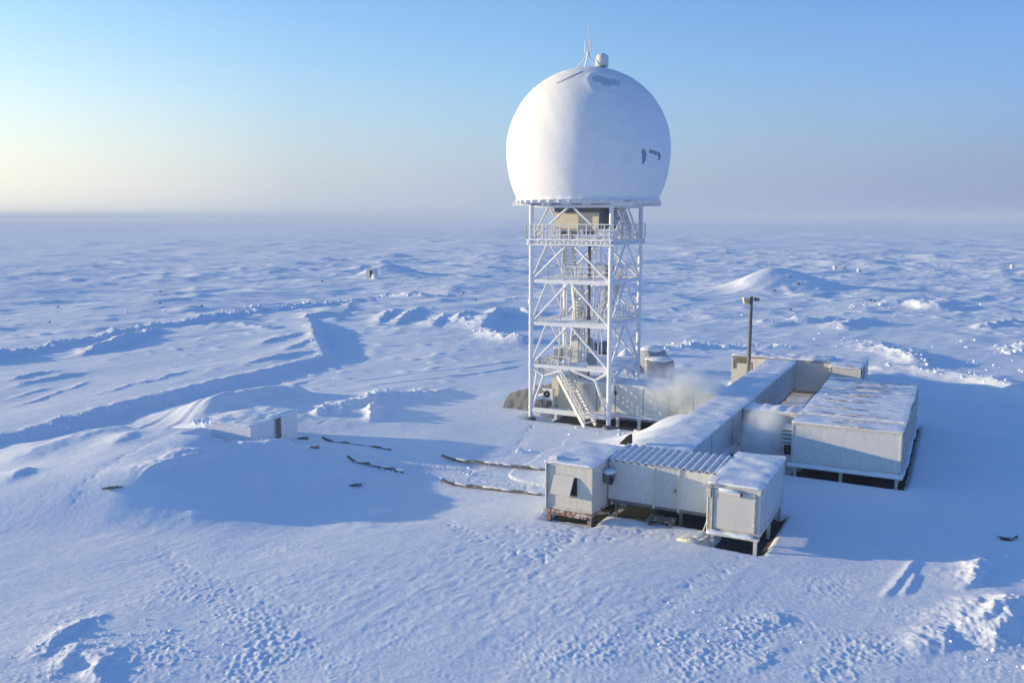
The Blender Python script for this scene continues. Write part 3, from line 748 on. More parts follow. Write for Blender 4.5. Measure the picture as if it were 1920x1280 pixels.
    nt.links.new(col, b.inputs['Base Color']); b.inputs['Roughness'].default_value = .8; b.inputs['Specular IOR Level'].default_value = .2
    n5 = noise(nt, 2.6, 6, .6, o)
    p = bump(nt, n5.outputs[0], .18, .05, b); bump(nt, nzs.outputs[0], .35, .015, b, p)
    dome = m.build('radar_dome', mt, root)
    # base ring: flange with stiffener brackets
    m = MB(); rb = prof[0][0]
    m.lathe([(rb - .3, 16.66), (rb + .14, 16.66), (rb + .14, 16.76), (rb - .02, 16.80)], 96)
    m.lathe([(rb - .9, 16.46), (rb - .05, 16.46), (rb - .05, 16.66), (rb - .9, 16.66)], 96)
    ring = m.build('base_ring', M['frost'], dome)
    for i in range(44):
        m = MB()
        a = 2 * math.pi * i / 44; c, s_ = math.cos(a), math.sin(a); r0, r1 = rb - .12, rb + .22
        w = .09
        q = lambda r_, o_: (r_ * c - o_ * s_, r_ * s_ + o_ * c)
        bt = [(*q(r0, -w), 16.44), (*q(r1, -w), 16.48), (*q(r1, w), 16.48), (*q(r0, w), 16.44)]
        m.hexa(bt, [(x, y, 16.66) for x, y, z in bt]); m.build('ring_bracket', M['frost'], dome)
    m = MB(); nr_ = 264; vs = []
    for i in range(nr_):
        a = 2 * math.pi * i / nr_; k = .055 + .035 * max(0, math.sin(a * 44)) + .012 * math.sin(a * 17)
        for j in range(6):
            q = 2 * math.pi * j / 6; r_ = rb + .05 + k * math.cos(q); vs.append((r_ * math.cos(a), r_ * math.sin(a), 16.79 + k * math.sin(q)))
    m.add(vs, [(i * 6 + j, ((i + 1) % nr_) * 6 + j, ((i + 1) % nr_) * 6 + (j + 1) % 6, i * 6 + (j + 1) % 6) for i in range(nr_) for j in range(6)], True)
    m.build('rime_rim', M['roofsnow'], dome)
    m = MB()
    for y in (-h, h): m.bar((-h - 1.6, y, 16.38), (h + 1.6, y, 16.38), .2, .2)
    for x in (-1.6, 0, 1.6): m.bar((x, -h - 1.5, 16.39), (x, h + 1.5, 16.39), .16, .16)
    m.build('grillage', M['frost'], root)
    # mast and housing on the dome's crown
    top = zc + Rr * .972
    v = dirv(1103, 132)
    mz = 26.35
    base = Vector((*W(S0 + SIDE / 2, T0 + SIDE / 2), 0))
    a = thing('antenna_mast', 'rime-covered antenna mast on splayed legs at the crown of the dome', 'antenna', base + Vector((-.1, -.25, mz)), ROT)
    m = MB(); m.tube((0, 0, 1.0), (0, 0, 1.75), .06, 8); m.tube((0, 0, 1.75), (0, 0, 3.25), .025, 6); m.lump((0, 0, 1.15), .14, .14, .22, 4, .2); m.build('whip', M['thinfrost'], a)
    for x, y in ((-.95, -.35), (-.7, .7), (.05, -.7), (.75, .15)):
        m = MB(); zz = math.sqrt(max(.1, (Rr * .972) ** 2 - (x - .0) ** 2 - (y - .25) ** 2)) + zc - mz
        m.tube((x, y, zz - .12), (0, 0, 1.1), .045, 6); m.build('strut', M['frost'], a)
    for x, y in ((-.2, -.06), (.2, -.04), (-.02, .22)):
        m = MB(); m.bar((0, 0, 1.25), (x, y, 1.3), .05, .05); m.tube((x, y, 1.15), (x, y, 2.0), .05, 8); m.lump((x, y, 2.0), .07, .07, .1, 3, .2, 1); m.build('antenna_panel', M['frost'], a)
    pv = dirv(1070, 143)
    m = MB(); pts = []
    for i in range(7):
        q = dirv(1092 - 8 * i, 131 + 4.0 * i); pts.append(Vector((q.x * Rr, q.y * Rr, q.z * Rr * .972 + zc)) * 1.0 + Vector((0, 0, .03)))
    for p, q in zip(pts[:-1], pts[1:]): m.tube(p, q, .05, 6)
    m.build('cable_run', M['tank'], dome)
    b_ = thing('drum_housing', 'small grey drum-shaped housing beside the antenna mast on the dome', 'housing', base + Vector((.93, -.35, 26.32)), ROT)
    m = MB(); m.lathe([(.30, .18), (.47, .22), (.50, .5), (.49, .85), (.40, 1.02), (.2, 1.14), (.02, 1.17)], 24); dr = m.build('drum', M['white'], b_)
    m = MB(); m.lathe([(.55, -.02), (.52, .06), (.26, .1), (.26, .18)], 24); m.build('pedestal', M['steel'], b_)
    return root
tower = build_tower()

# ------------------------------------------------------------------ station buildings
def at(s0, t0): return (*W(s0, t0), 0.0)
def legs(root, pts, z1, w=.16, mat='post', name='support_leg'):
    for x, y in pts:
        m = MB(); m.box(x - w / 2, x + w / 2, y - w / 2, y + w / 2, -.6, z1); m.box(x - w, x + w, y - w, y + w, z1 - .1, z1); m.build(name, M[mat], root)
def cabin_body(root, w, d, z0, z1, mat, posts='post', seams_x=0, seams_y=0):
    m = MB(); m.box(.03, w - .03, .03, d - .03, z0, z1 - .02)
    body = m.build('wall_panels', mat, root)
    p = MB()
    for x in (0, w - .12):
        for y in (0, d - .12): p.box(x, x + .12, y, y + .12, z0 - .1, z1 - .01)
    for y in (0, d - .10): p.box(.12, w - .12, y, y + .10, z0 - .12, z0 + .06); p.box(.12, w - .12, y, y + .10, z1 - .16, z1 - .012)
    for x in (0, w - .10): p.box(x, x + .10, .12, d - .12, z0 - .121, z0 + .061); p.box(x, x + .10, .12, d - .12, z1 - .161, z1 - .011)
    p.build('frame', M[posts], root, bevel=.012)
    if seams_x or seams_y:
        q = MB()
        for i in range(1, seams_x):
            x = w * i / seams_x; q.box(x - .02, x + .02, -.008, .05, z0 + .06, z1 - .16)
        for i in range(1, seams_y):
            y = d * i / seams_y; q.box(w - .05, w + .008, y - .02, y + .02, z0 + .06, z1 - .16)
        q.build('panel_joints', M['steel'], root)
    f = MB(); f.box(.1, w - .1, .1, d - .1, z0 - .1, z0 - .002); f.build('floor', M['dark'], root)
    return body
def roof_snow(root, w, d, z, seed, th=.12, **kw):
    m = MB(); m.snow(0, w, 0, d, z, th, seed, **kw); return m.build('snow_cover', M['roofsnow'], root)

# front-left cabin with the propped hatch
g1 = thing('metal_cabin', 'cream metal cabin on rusty sills with a propped hatch in its end wall', 'cabin', at(-18.6, 40.0), ROT)
cabin_body(g1, 2.6, 4.4, .62, 3.0, M['cream']); roof_snow(g1, 2.6, 4.4, 3.0, 11, .1)
legs(g1, [(.15, .2), (2.4, .2), (.15, 4.2), (2.4, 4.2)], .55, .2, 'rust')
m = MB(); m.box(-.04, 2.62, -.06, .12, .36, .5); m.box(2.45, 2.62, .12, 4.3, .37, .5); m.box(.3, 2.3, -.1, -.01, .24, .34); m.build('sill_beam', M['rust'], g1)
m = MB(); m.box(.55, 1.75, -.012, .04, 1.35, 2.3); op = m.build('hatch_opening', M['dark'], g1)
m = MB(); m.hexa([(.5, -.03, 2.33), (1.62, -.03, 2.33), (1.62, -.06, 2.36), (.5, -.06, 2.36)], [(.42, -.36, 1.42), (1.52, -.40, 1.40), (1.52, -.43, 1.42), (.42, -.39, 1.44)]); m.build('hatch_flap', M['plain'], g1)
m = MB(); m.tube((1.5, -.38, 1.42), (1.6, 0, 1.3), .02, 6); m.tube((.45, -.36, 1.44), (.5, 0, 1.3), .02, 6); m.build('hatch_stay', M['steel'], g1)
m = MB(); m.tube((2.58, 1.75, 2.05), (3.0, 1.7, 2.0), .3, 16, .34); d_ = m.build('exhaust_duct', M['steel'], g1)
m = MB(); m.tube((3.0, 1.7, 2.0), (3.012, 1.7, 2.0), .3, 16); m.build('duct_mouth', M['dark'], d_)
m = MB(); m.lump((2.85, 1.75, 2.37), .34, .42, .15, 5, .2); m.build('snow_cap', M['roofsnow'], d_)
m = MB(); m.box(0, .1, -.05, .0, .5, 3.02); m.tube((.07, -.07, .5), (.07, -.07, 2.9), .05, 8); m.lump((.06, -.08, 1.75), .09, .09, .09, 3, .2); m.build('corner_pipe', M['post'], g1)
m = MB(); m.hexa([(.05, .1, 3.02), (.65, .05, 3.02), (.9, .9, 3.02), (.2, .8, 3.02)], [(.1, .3, 3.12), (.5, .25, 3.22), (.6, .7, 3.2), (.25, .65, 3.14)]); m.build('torn_sheet', M['roofmetal'], g1)

# connecting walkway with corrugated roof
g2 = thing('covered_walkway', 'low grey walkway with corrugated snowy roof joining the two front cabins', 'walkway', at(-15.97, 42.15), ROT)
w2, d2 = 6.15, 2.75
m = MB(); m.box(0, w2 - .22, .02, d2, .75, 2.82); m.build('wall_panels', M['panel'], g2)
m = MB()
n = 15
xs = np.linspace(-.0, w2 - .2, n * 6 + 1)
top = [2.93 + .06 * max(-1, min(1, 1.8 * math.sin(2 * math.pi * n * (x / (w2 - .2))))) for x in xs]
vs = []
for x, z in zip(xs, top): vs += [(x, -.16, z), (x, d2 + .1, z + .12), (x, -.16, z - .03), (x, d2 + .1, z + .09)]
fs = []
for i in range(len(xs) - 1):
    a, b_ = 4 * i, 4 * i + 4
    fs += [(a, b_, b_ + 1, a + 1), (a + 2, a + 3, b_ + 3, b_ + 2), (a, a + 2, b_ + 2, b_), (a + 1, b_ + 1, b_ + 3, a + 3)]
fs += [(0, 1, 3, 2), (4 * len(xs) - 4, 4 * len(xs) - 2, 4 * len(xs) - 1, 4 * len(xs) - 3)]
m.add(vs, fs); m.build('corrugated_roof', M['roofmetal'], g2)
m = MB(); m.box(2.55, 3.75, -.03, .02, .72, 2.83); dr = m.build('door', M['door'], g2)
m = MB(); m.box(2.45, 2.55, -.06, .02, .6, 2.9); m.box(3.75, 3.85, -.06, .02, .6, 2.9); m.box(2.55, 3.75, -.06, .02, 2.83, 2.93); m.build('door_frame', M['post'], dr)
m = MB(); m.box(3.6, 3.66, -.09, -.03, 1.6, 1.8); m.build('handle', M['steel'], dr)
m = MB(); m.box(0, w2 - .25, -.03, .1, .6, .75); m.box(.0, w2 - .25, .12, d2, .6, .74); m.build('sill_beam', M['steel'], g2)
legs(g2, [(.4, .2), (3.9, .15), (5.6, .2), (.4, 2.5), (3.9, 2.5)], .6, .14, 'steel')
m = MB()
for i in range(4): m.box(2.4, 3.75, -.95 + i * .22, -.78 + i * .22, .28, .33)
m.box(2.45, 2.55, -.95, -.1, .0, .28); m.box(3.6, 3.7, -.95, -.1, .0, .28); m.build('door_step', M['wood'], g2)

# front-right container
g3 = thing('metal_cabin', 'cream container cabin with plain end door and shaded ribbed side, nearest the camera', 'cabin', at(-10.12, 40.2), ROT)
w3, d3 = 2.4, 6.0
cabin_body(g3, w3, d3, .72, 3.0, M['panel_v']); roof_snow(g3, w3, d3, 3.0, 21, .13)
m = MB(); m.box(.32, 2.1, -.05, .02, .82, 2.62); dr = m.build('end_door', M['plain'], g3)
m = MB(); m.box(.26, .32, -.07, .03, .8, 2.68); m.box(2.1, 2.16, -.07, .03, .8, 2.68); m.box(.32, 2.1, -.07, .03, 2.62, 2.68); m.build('door_frame', M['post'], dr)
for z in (1.0, 1.75, 2.4):
    m = MB(); m.box(2.06, 2.2, -.1, -.05, z, z + .1); m.build('hinge', M['post'], dr)
m = MB(); m.tube((.5, -.17, 2.68), (1.5, -.17, 2.62), .11, 12); lp = m.build('end_pipe', M['white'], g3)
m = MB(); m.tube((1.5, -.17, 2.62), (1.56, -.17, 2.615), .075, 12); m.build('pipe_mouth', M['dark'], lp)
m = MB(); m.lump((.95, -.18, 2.78), .5, .14, .08, 8, .2); m.build('snow_cap', M['roofsnow'], lp)
m = MB(); m.hexa([(-.30, -.22, 2.86), (.30, -.16, 3.0), (.32, .5, 3.06), (-.22, .42, 2.96)], [(-.30, -.22, 2.89), (.30, -.16, 3.03), (.32, .5, 3.16), (-.22, .42, 3.0)]); m.build('bent_flap', M['cream'], g3)
m = MB(); m.tube((-.02, -.1, .55), (-.02, -.1, 2.8), .06, 8); m.tube((.17, -.08, .7), (.17, -.08, 2.7), .04, 8); m.tube((-.02, -.1, 1.2), (-.22, -.12, .55), .035, 6); m.box(-.14, .1, -.16, .0, 2.3, 2.75); m.build('corner_pipes', M['post'], g3)
m = MB(); m.box(-.02, w3 + .02, -.32, .0, .55, .66); lg = m.build('end_sill', M['post'], g3)
m = MB(); m.snow(0, w3 - .25, -.3, -.04, .66, .16, 33, over=.02, step=.12); m.build('snow_cover', M['roofsnow'], lg)
legs(g3, [(2.25, -.12), (.2, .1), (2.25, 5.8), (.2, 5.8), (2.25, 3.0)], .62, .16, 'post')
m = MB(); m.box(w3 - .03, w3 + .012, .5, .58, .78, 2.85); m.box(w3 - .03, w3 + .012, 1.25, 1.33, .78, 2.85); m.build('side_ribs', M['panel_v'], g3)
for k, (a, b_) in enumerate(((.8, .4), (.3, .2), (-.4, .3), (1.2, .15))):
    pass
m = MB()
for i in range(9): m.tube((-1.3 + i * .13, -.35 - .12 * math.sin(i * 2.3), .12 + .05 * (i % 3)), (-1.1 + i * .15, -.5 + .16 * math.cos(i * 3.1), .3 + .1 * ((i * 7) % 3)), .025, 5)
m.lump((-.75, -.35, .1), .6, .25, .16, 9, .3); o = m.build('hose_tangle', M['cream'])
o.location = at(-10.12, 40.2); o.rotation_euler = (0, 0, ROT); tag(o, 'frosted tangle of hoses on the snow by the nearest cabin\'s left corner', 'hose')

# diagonal covered walkway
g4 = thing('covered_walkway', 'long straight walkway under smooth snow running back from the front cabins', 'walkway', at(-15.0, 45.15), ROT)
w4, d4 = 2.35, 34.6
m = MB(); m.box(0, w4, 0, d4, .55, 2.9); m.build('wall_panels', M['panel_v'], g4)
m = MB()
for i in range(1, 24):
    y = 17.0 + (d4 - 17.2) * i / 24
    m = MB(); m.box(w4 - .01, w4 + .02, y - .03, y + .03, .6, 2.85); m.build('panel_joint', M['steel'], g4)
for y in (5.2, 10.4, 13.2, 15.6): m = MB(); m.box(w4 - .01, w4 + .018, y - .02, y + .02, .6, 2.85); m.build('panel_joint', M['steel'], g4)
m = MB(); m.snow(-.1, w4, 0, d4, 2.9, .14, 31, over=.06, step=.3); m.build('snow_cover', M['roofsnow'], g4)
m = MB(); m.box(w4 - .12, w4 + .03, .05, d4 - .1, .42, .56); m.build('sill_beam', M['steel'], g4)
legs(g4, [(w4 - .15, 1.0 + 2.9 * i) for i in range(11)], .44, .16, 'rust')
for y in (3.6, 4.3, 5.2):
    m = MB(); m.bar((w4 + .1, y, .0), (w4 + .12, y + .1, 1.0), .12, .1); m.bar((w4, y, .9), (w4 + .4, y + .1, .95), .08, .08); m.build('bracket', M['wood'], g4)
m = MB(); m.hexa([(-.75, -.2, 2.95), (-.15, -.2, 2.95), (-.15, .35, 2.95), (-.75, .35, 2.95)], [(-.3, -.2, 3.45), (-.15, -.2, 3.5), (-.15, .3, 3.5), (-.3, .3, 3.45)]); o = m.build('vent_hood', M['dark'])
o.location = at(-15.75, 45.3); o.rotation_euler = (0, 0, ROT); tag(o, 'black wedge-shaped vent hood poking up behind the corrugated roof', 'vent')

# building under and beside the tower
g5 = thing('service_building', 'long pale building on stilts passing under the front of the tower', 'building', at(-28.2, 61.35), ROT)
w5, d5 = 13.3, 2.7
m = MB(); m.box(2.0, w5, 0, d5, .8, 3.0); m.build('wall_panels', M['panel'], g5)
m = MB(); m.box(.7, 1.98, .04, d5 - .02, .78, 3.3); m.build('entrance_bay', M['beige'], g5)
m = MB(); m.box(-.0, .7, .3, d5 - .1, .78, 3.0); m.build('end_bay', M['cream'], g5)
m = MB(); m.snow(2.0, w5, 0, d5, 3.0, .12, 41, over=.05, step=.3); m.build('snow_cover', M['roofsnow'], g5)
m = MB(); m.box(2.45, 3.35, -.04, .02, .85, 2.75); m.build('door', M['door'], g5)
m = MB()
for x in (3.9, 5.4, 7.6, 9.6, 11.4): m = MB(); m.box(x - .025, x + .025, -.012, .02, .85, 2.9); m.build('panel_joint', M['steel'], g5)
m = MB(); m.box(5.35, 5.5, -.08, .0, 2.25, 2.5); m.build('wall_lamp', M['dark'], g5)
m = MB(); m.box(0, w5, -.14, .06, .58, .78); m.build('sill_beam', M['frost'], g5)
legs(g5, [(.5, .1), (5.6, .1), (7.3, .1), (9.0, .1), (10.8, .1), (5.6, 2.4), (9.0, 2.4), (12.5, 2.4)], .6, .22, 'frost')
m = MB()
for i in range(6):
    for j in range(3): m.box(9.3 + i * .28, 9.5 + i * .28, -.03, .0, .95 + j * .2, 1.05 + j * .2)
m.build('louvres', M['beige'], g5)
# air conditioner, crate and canvas shelter at the tower's left leg
o5 = thing('air_conditioner', 'white outdoor air conditioner with a round fan beside the tower\'s left leg', 'air conditioner', (*W(-28.1, 60.75), .9), ROT)
m = MB(); m.box(-.42, .42, 0, .36, .55, 1.35); m.build('casing', M['white'], o5, bevel=.02)
m = MB(); m.tube((-.08, -.012, .98), (-.08, .02, .98), .27, 20); fn = m.build('fan', M['dark'], o5)
m = MB(); m.lathe([(.06, -.03), (.05, .02)], 12, (0, 0, 0)); hb = m.build('fan_hub', M['white'], fn); hb.location = (-.08, -.03, .98); hb.rotation_euler = (math.pi / 2, 0, 0)
m = MB()
for x in (-.36, .36): m.bar((x, .05, 0), (x, .05, .55), .05, .05); m.bar((x, .3, 0), (x, .3, .55), .05, .05)
m.box(-.44, .44, -.02, .38, .5, .549); m.build('stand', M['frost'], o5)
m = MB(); m.snow(-.45, .45, -.02, .38, 1.35, .1, 51, over=.02, step=.1); m.build('snow_cap', M['roofsnow'], o5)
m = MB(); m.hexa([(-.45, -.3, 0), (.4, -.3, 0), (.4, .4, 0), (-.45, .4, 0)], [(-.42, -.3, .62), (.4, -.3, .72), (.4, .4, .9), (-.42, .4, .8)]); o = thing('storage_box', 'low grey crate with a snowy lid left of the air conditioner', 'crate', (*W(-28.95, 60.9), .75), ROT)
m.build('box', M['tarp'], o)
m = MB(); m.hexa([(-.46, -.32, .6), (.42, -.32, .7), (.42, .42, .88), (-.46, .42, .78)], [(-.4, -.3, .78), (.4, -.3, .98), (.4, .4, 1.1), (-.4, .4, .95)]); m.build('lid', M['roofsnow'], o)

def canvas():
    o = thing('canvas_shelter', 'sagging grey canvas shelter half buried behind the tower\'s left leg', 'tent', (*W(-30.6, 63.4), -.1), ROT)
    m = MB(); nx, ny = 30, 18
    prof = lambda v: (math.cos(math.pi * v), math.sin(math.pi * v))
    vs = []
    for i in range(nx + 1):
        u = i / nx; hgt = 1.35 + .95 * u ** .8; wd = 1.25 + .15 * u
        for j in range(ny + 1):
            a = math.pi * j / ny
            x = -1.9 + 3.6 * u; yy = -wd * math.copysign(abs(math.cos(a)) ** .7, math.cos(a)); zz = hgt * math.sin(a) ** .75
            k = .09 * float(gnoise(np.array([u * 6 + .3]), np.array([j * .55]), 77)[0]) + .05 * math.sin(j * 1.9 + u * 3)
            vs.append((x - (.35 * (1 - zz / hgt) if i == 0 else 0), yy * (1 + k), zz * (1 + k * .7) - .1))
    fs = [(i * (ny + 1) + j, (i + 1) * (ny + 1) + j, (i + 1) * (ny + 1) + j + 1, i * (ny + 1) + j + 1) for i in range(nx) for j in range(ny)]
    m.add(vs, fs, True); m.add([vs[j] for j in range(ny + 1)], [tuple(range(ny + 1))]); m.add([vs[nx * (ny + 1) + j] for j in range(ny + 1)], [tuple(range(ny, -1, -1))])
    m.build('canvas', M['tarp'], o)
    m = MB()
    for i in range(6):
        y = -1.3 + i * .25; m.tube((-2.05, y * .9, -.05), (-1.9 + .03 * i, y * .6, .9 + .06 * i), .03, 5)
    m.build('folds', M['tarp'], o)
canvas()

# link walkway and the container block
g6 = thing('covered_walkway', 'short walkway with sunlit snowy roof linking the long walkway to the container block', 'walkway', at(-12.6, 58.4), ROT)
m = MB(); m.box(0, 3.75, 0, 1.9, .6, 2.75); m.build('wall_panels', M['panel'], g6)
m = MB(); m.box(1.5, 1.55, -.012, .01, .65, 2.7); m.build('panel_joint', M['steel'], g6)
m = MB(); m.snow(0, 3.75, 0, 1.9, 2.75, .13, 61, over=.07, waves=1.1); m.build('snow_cover', M['roofsnow'], g6)
legs(g6, [(.6, .2), (3.2, .2), (.6, 1.7), (3.2, 1.7)], .6, .14, 'rust')

labels = ['grey container at the front of the block of seven, its long wall facing the camera',
          'second container back in the block of seven', 'third container back in the block of seven', 'middle container of the block of seven',
          'fifth container back in the block of seven', 'sixth container back in the block, roof streaked bare',
          'rearmost container of the block of seven, farthest from the camera']
W7, D7 = 6.15, 2.38
def make_container(i, s0, t0):
    o = thing('shipping_container', labels[i], 'container', at(s0, t0), ROT, 'containers standing side by side in a block')
    z0, z1 = .68, 3.15 + .02 * ((i * 3) % 4)
    cabin_body(o, W7, D7, z0, z1, M['panel'])
    m = MB(); m.snow(.0, W7, .09, D7 - .09, z1, .07, 70 + i * 4, over=.02, step=.2); m.build('snow_cover', M['roofsnow'], o)
    rn = random.Random(i + 5)
    m = MB()
    for k in range(4 + (i > 2) * 2):
        x = rn.uniform(.2, W7 - 2.6); ln = rn.uniform(.6, 2.4); y = .1 + (D7 - .3) * rn.random() ** 1.6
        m.lump((x + ln / 2, y, z1 + .055), ln / 2, .06 + .05 * rn.random(), .035, k + i * 7, .5)
    m.build('bare_streaks', M['streak'], o)
    legs(o, [(.25, .2), (W7 - .2, .2), (.25, D7 - .2), (W7 - .2, D7 - .2)] + ([(W7 * .47, .2)] if i == 0 else []), .66, .18, 'post')
    m = MB(); m.box(W7, W7 + .05, .25, D7 - .25, z0 + .1, z1 - .3); d_ = m.build('end_door', M['panel_v'], o)
    m = MB(); m.tube((W7 + .08, .8, z0 + .1), (W7 + .08, .8, z1 - .3), .025, 6); m.tube((W7 + .08, 1.5, z0 + .1), (W7 + .08, 1.5, z1 - .3), .025, 6); m.build('lock_rod', M['post'], d_)
    m = MB(); m.snow(W7 + .0, W7 + .22, .05, D7 - .05, z0 - .02, .12, 90 + i, over=.0, step=.1); m.build('sill_snow', M['roofsnow'], o)
    return o
for i in range(7):
    c7 = make_container(i, -8.72 + .03 * ((i * 5) % 3), 54.1 + 2.43 * i)
    if i == 0:
        m = MB(); m.box(-.1, W7 + .15, -.42, 0.0, .50, .62); sl_ = m.build('front_ledge', M['frost'], c7)
        m = MB(); m.snow(-.12, W7 + .15, -.45, -.01, .62, .13, 99, over=.03, step=.14); m.build('snow_cover', M['roofsnow'], sl_)
        m = MB(); m.box(-.55, -.02, .1, 1.3, 1.7, 2.75); vb = m.build('vent_box', M['panel_v'], c7)
        m = MB()
        for k in range(4): m.box(-.57, -.03, .07, .1, 1.78 + .24 * k, 1.88 + .24 * k)
        m.build('louvres', M['steel'], vb)
        m = MB(); m.box(-.45, -.02, .2, 1.1, 1.05, 1.68); m.build('vent_opening', M['dark'], c7)

# rear buildings
g8 = thing('rear_building', 'low pale building closing the far end of the long walkway, snow piled on its roof', 'building', at(-18.3, 79.2), ROT)
m = MB(); m.box(0, 8.6, 0, 2.4, .4, 2.95); m.build('wall_panels', M['cream'], g8)
m = MB(); m.box(-.05, 8.6, -.06, 2.45, 2.953, 3.03); m.build('roof_edge', M['steel'], g8)
m = MB(); m.snow(0, 8.6, .1, 2.4, 3.03, .3, 103, over=.03, step=.25); m.build('snow_cover', M['roofsnow'], g8)
m = MB(); m.box(.15, 1.5, -.03, .0, 2.4, 2.9); m.box(.15, .4, -.035, .0, 1.9, 2.4); m.build('wall_vents', M['pipe'], g8)
legs(g8, [(.3, .1), (4.0, .1), (7.9, .1)], .42, .2, 'steel')
g9 = thing('metal_cabin', 'pale cabin at the back right, half in shadow behind the container block', 'cabin', at(-9.65, 77.4), ROT)
cabin_body(g9, 2.5, 6.2, .55, 3.0, M['cream']); roof_snow(g9, 2.5, 6.2, 3.0, 111, .12)
m = MB(); m.box(1.3, 1.9, -.02, .12, 2.98, 3.08); m.build('roof_vent', M['dark'], g9)
m = MB(); m.box(2.5, 2.54, .3, .6, .6, 2.8); m.box(2.5, 2.54, 2.5, 2.8, .6, 2.8); m.build('side_doors', M['steel'], g9)
legs(g9, [(.2, .2), (2.3, .2), (.2, 6), (2.3, 6)], .5, .18, 'steel')

# bare ground under and beside the raised cabins, coloured near-black for the voids' shade
M['bare'] = painted('void_shade_ground', (.02, .022, .03), (.06, .065, .08), dirt=(.4, .45, .55), dirt_amt=.55, rough=.95, scale=.8)
def bare(s0, s1, t0, t1, seed):  # ragged ground sheet whose dark colour stands in for shade below a cabin
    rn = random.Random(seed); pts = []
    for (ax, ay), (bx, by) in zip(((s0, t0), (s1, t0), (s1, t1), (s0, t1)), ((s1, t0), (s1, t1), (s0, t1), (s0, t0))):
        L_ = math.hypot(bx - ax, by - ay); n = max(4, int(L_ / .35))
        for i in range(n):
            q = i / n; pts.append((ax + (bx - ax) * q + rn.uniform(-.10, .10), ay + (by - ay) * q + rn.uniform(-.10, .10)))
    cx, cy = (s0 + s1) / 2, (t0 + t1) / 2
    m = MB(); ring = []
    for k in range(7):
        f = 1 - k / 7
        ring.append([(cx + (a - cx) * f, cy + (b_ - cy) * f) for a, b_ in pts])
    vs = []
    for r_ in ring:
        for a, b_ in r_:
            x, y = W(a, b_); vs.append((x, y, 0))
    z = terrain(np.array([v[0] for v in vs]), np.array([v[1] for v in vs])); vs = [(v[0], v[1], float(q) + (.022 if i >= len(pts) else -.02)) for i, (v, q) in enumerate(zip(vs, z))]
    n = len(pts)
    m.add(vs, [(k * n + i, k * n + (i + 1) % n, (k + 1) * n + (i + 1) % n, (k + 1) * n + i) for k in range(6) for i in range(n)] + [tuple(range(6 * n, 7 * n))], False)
    m.build('void_shade_ground', M['bare'], None, 'structure')
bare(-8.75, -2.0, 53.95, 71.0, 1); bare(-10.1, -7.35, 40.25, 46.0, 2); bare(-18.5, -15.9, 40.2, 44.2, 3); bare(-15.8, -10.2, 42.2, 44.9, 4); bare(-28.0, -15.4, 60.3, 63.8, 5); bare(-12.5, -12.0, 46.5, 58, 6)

# lamp pole
lp = thing('lamp_pole', 'tall grey floodlight pole with yellowish lamp heads beside the long walkway', 'lamp pole', (*W(-16.4, 77.5), gz(*W(-16.4, 77.5)) - .2), 0)
zb = lp.location.z; top = 8.62 - zb
m = MB(); m.tube((0, 0, 0), (0, 0, top), .19, 12, .15); m.build('pole', M['steel'], lp)
m = MB(); m.tube((.42, .05, 0), (.3, .05, 3.0), .06, 8); m.build('cable_conduit', M['steel'], lp)
m = MB(); m.hexa([(-.62, -.25, top - .62), (-.22, -.25, top - .62), (-.22, .2, top - .62), (-.62, .2, top - .62)], [(-.72, -.3, top - .2), (-.2, -.3, top - .12), (-.2, .25, top - .12), (-.72, .25, top - .2)]); h_ = m.build('lamp_head', M['lamp'], lp)
m = MB(); m.bar((-.3, 0, top - .3), (.5, 0, top - .25), .07, .07); m.build('crossarm', M['steel'], lp)
m = MB(); m.hexa([(.3, -.2, top - .4), (.62, -.2, top - .4), (.62, .2, top - .4), (.3, .2, top - .4)], [(.28, -.22, top - .1), (.7, -.22, top - .16), (.7, .22, top - .16), (.28, .22, top - .1)]); h2 = m.build('lamp_head', M['pipe'], lp)
m = MB(); m.snow(-.72, -.2, -.3, .25, top - .14, .06, 5, over=.0, step=.1); m.build('snow_cap', M['roofsnow'], h_)

# ------------------------------------------------------------------ snowed-up tanks and machinery behind the tower
def tank(px, py, L_, r_, rz, label, seed):
    x, y = PX(px, py); z = gz(x, y)
    o = thing('fuel_tank', label, 'tank', (x, y, z - .2), rz, None)
    m = MB(); n = 20
    for a, b_ in ((-L_ / 2, -L_ / 2 + .1),): pass
    prof = [(-L_ / 2 - .12, r_ * .55), (-L_ / 2, r_ * .92), (-L_ / 2 + .12, r_), (L_ / 2 - .12, r_), (L_ / 2, r_ * .92), (L_ / 2 + .12, r_ * .55)]
    vs = []
    for X_, rr in prof:
        for i in range(n): a = 2 * math.pi * i / n; vs.append((X_, rr * math.cos(a), r_ + .3 + rr * math.sin(a)))
    fs = [(k * n + i, k * n + (i + 1) % n, (k + 1) * n + (i + 1) % n, (k + 1) * n + i) for k in range(len(prof) - 1) for i in range(n)]
    m.add(vs, fs, True); m.add(vs[:n], [tuple(range(n - 1, -1, -1))]); m.add(vs[-n:], [tuple(range(n))])
    m.build('shell', M['tank'], o)
    m = MB(); m.lump((0, 0, 2 * r_ + .2), L_ / 2 + .1, r_ * .85, r_ * .32, seed, .12, 3); m.build('snow_cap', M['roofsnow'], o)
    m = MB()
    for X_ in (-L_ / 3, L_ / 3): m.box(X_ - .12, X_ + .12, -r_ * .8, r_ * .8, -.2, .55)
    m.build('saddle', M['steel'], o)
    return o
tank(1222, 697, 2.4, 1.15, ROT + 1.1, 'tall ribbed tank capped with snow right of the tower\'s far leg', 3)
tank(1236, 706, 2.6, .85, ROT + .35, 'smaller rounded tank under snow at the right end of the tanks, in steam', 4)
x, y = PX(1172, 694); o = thing('covered_heap', 'cone-shaped blue-shaded snow-covered heap seen between the tower\'s right legs', 'heap', (x, y, gz(x, y) - .1), 0)
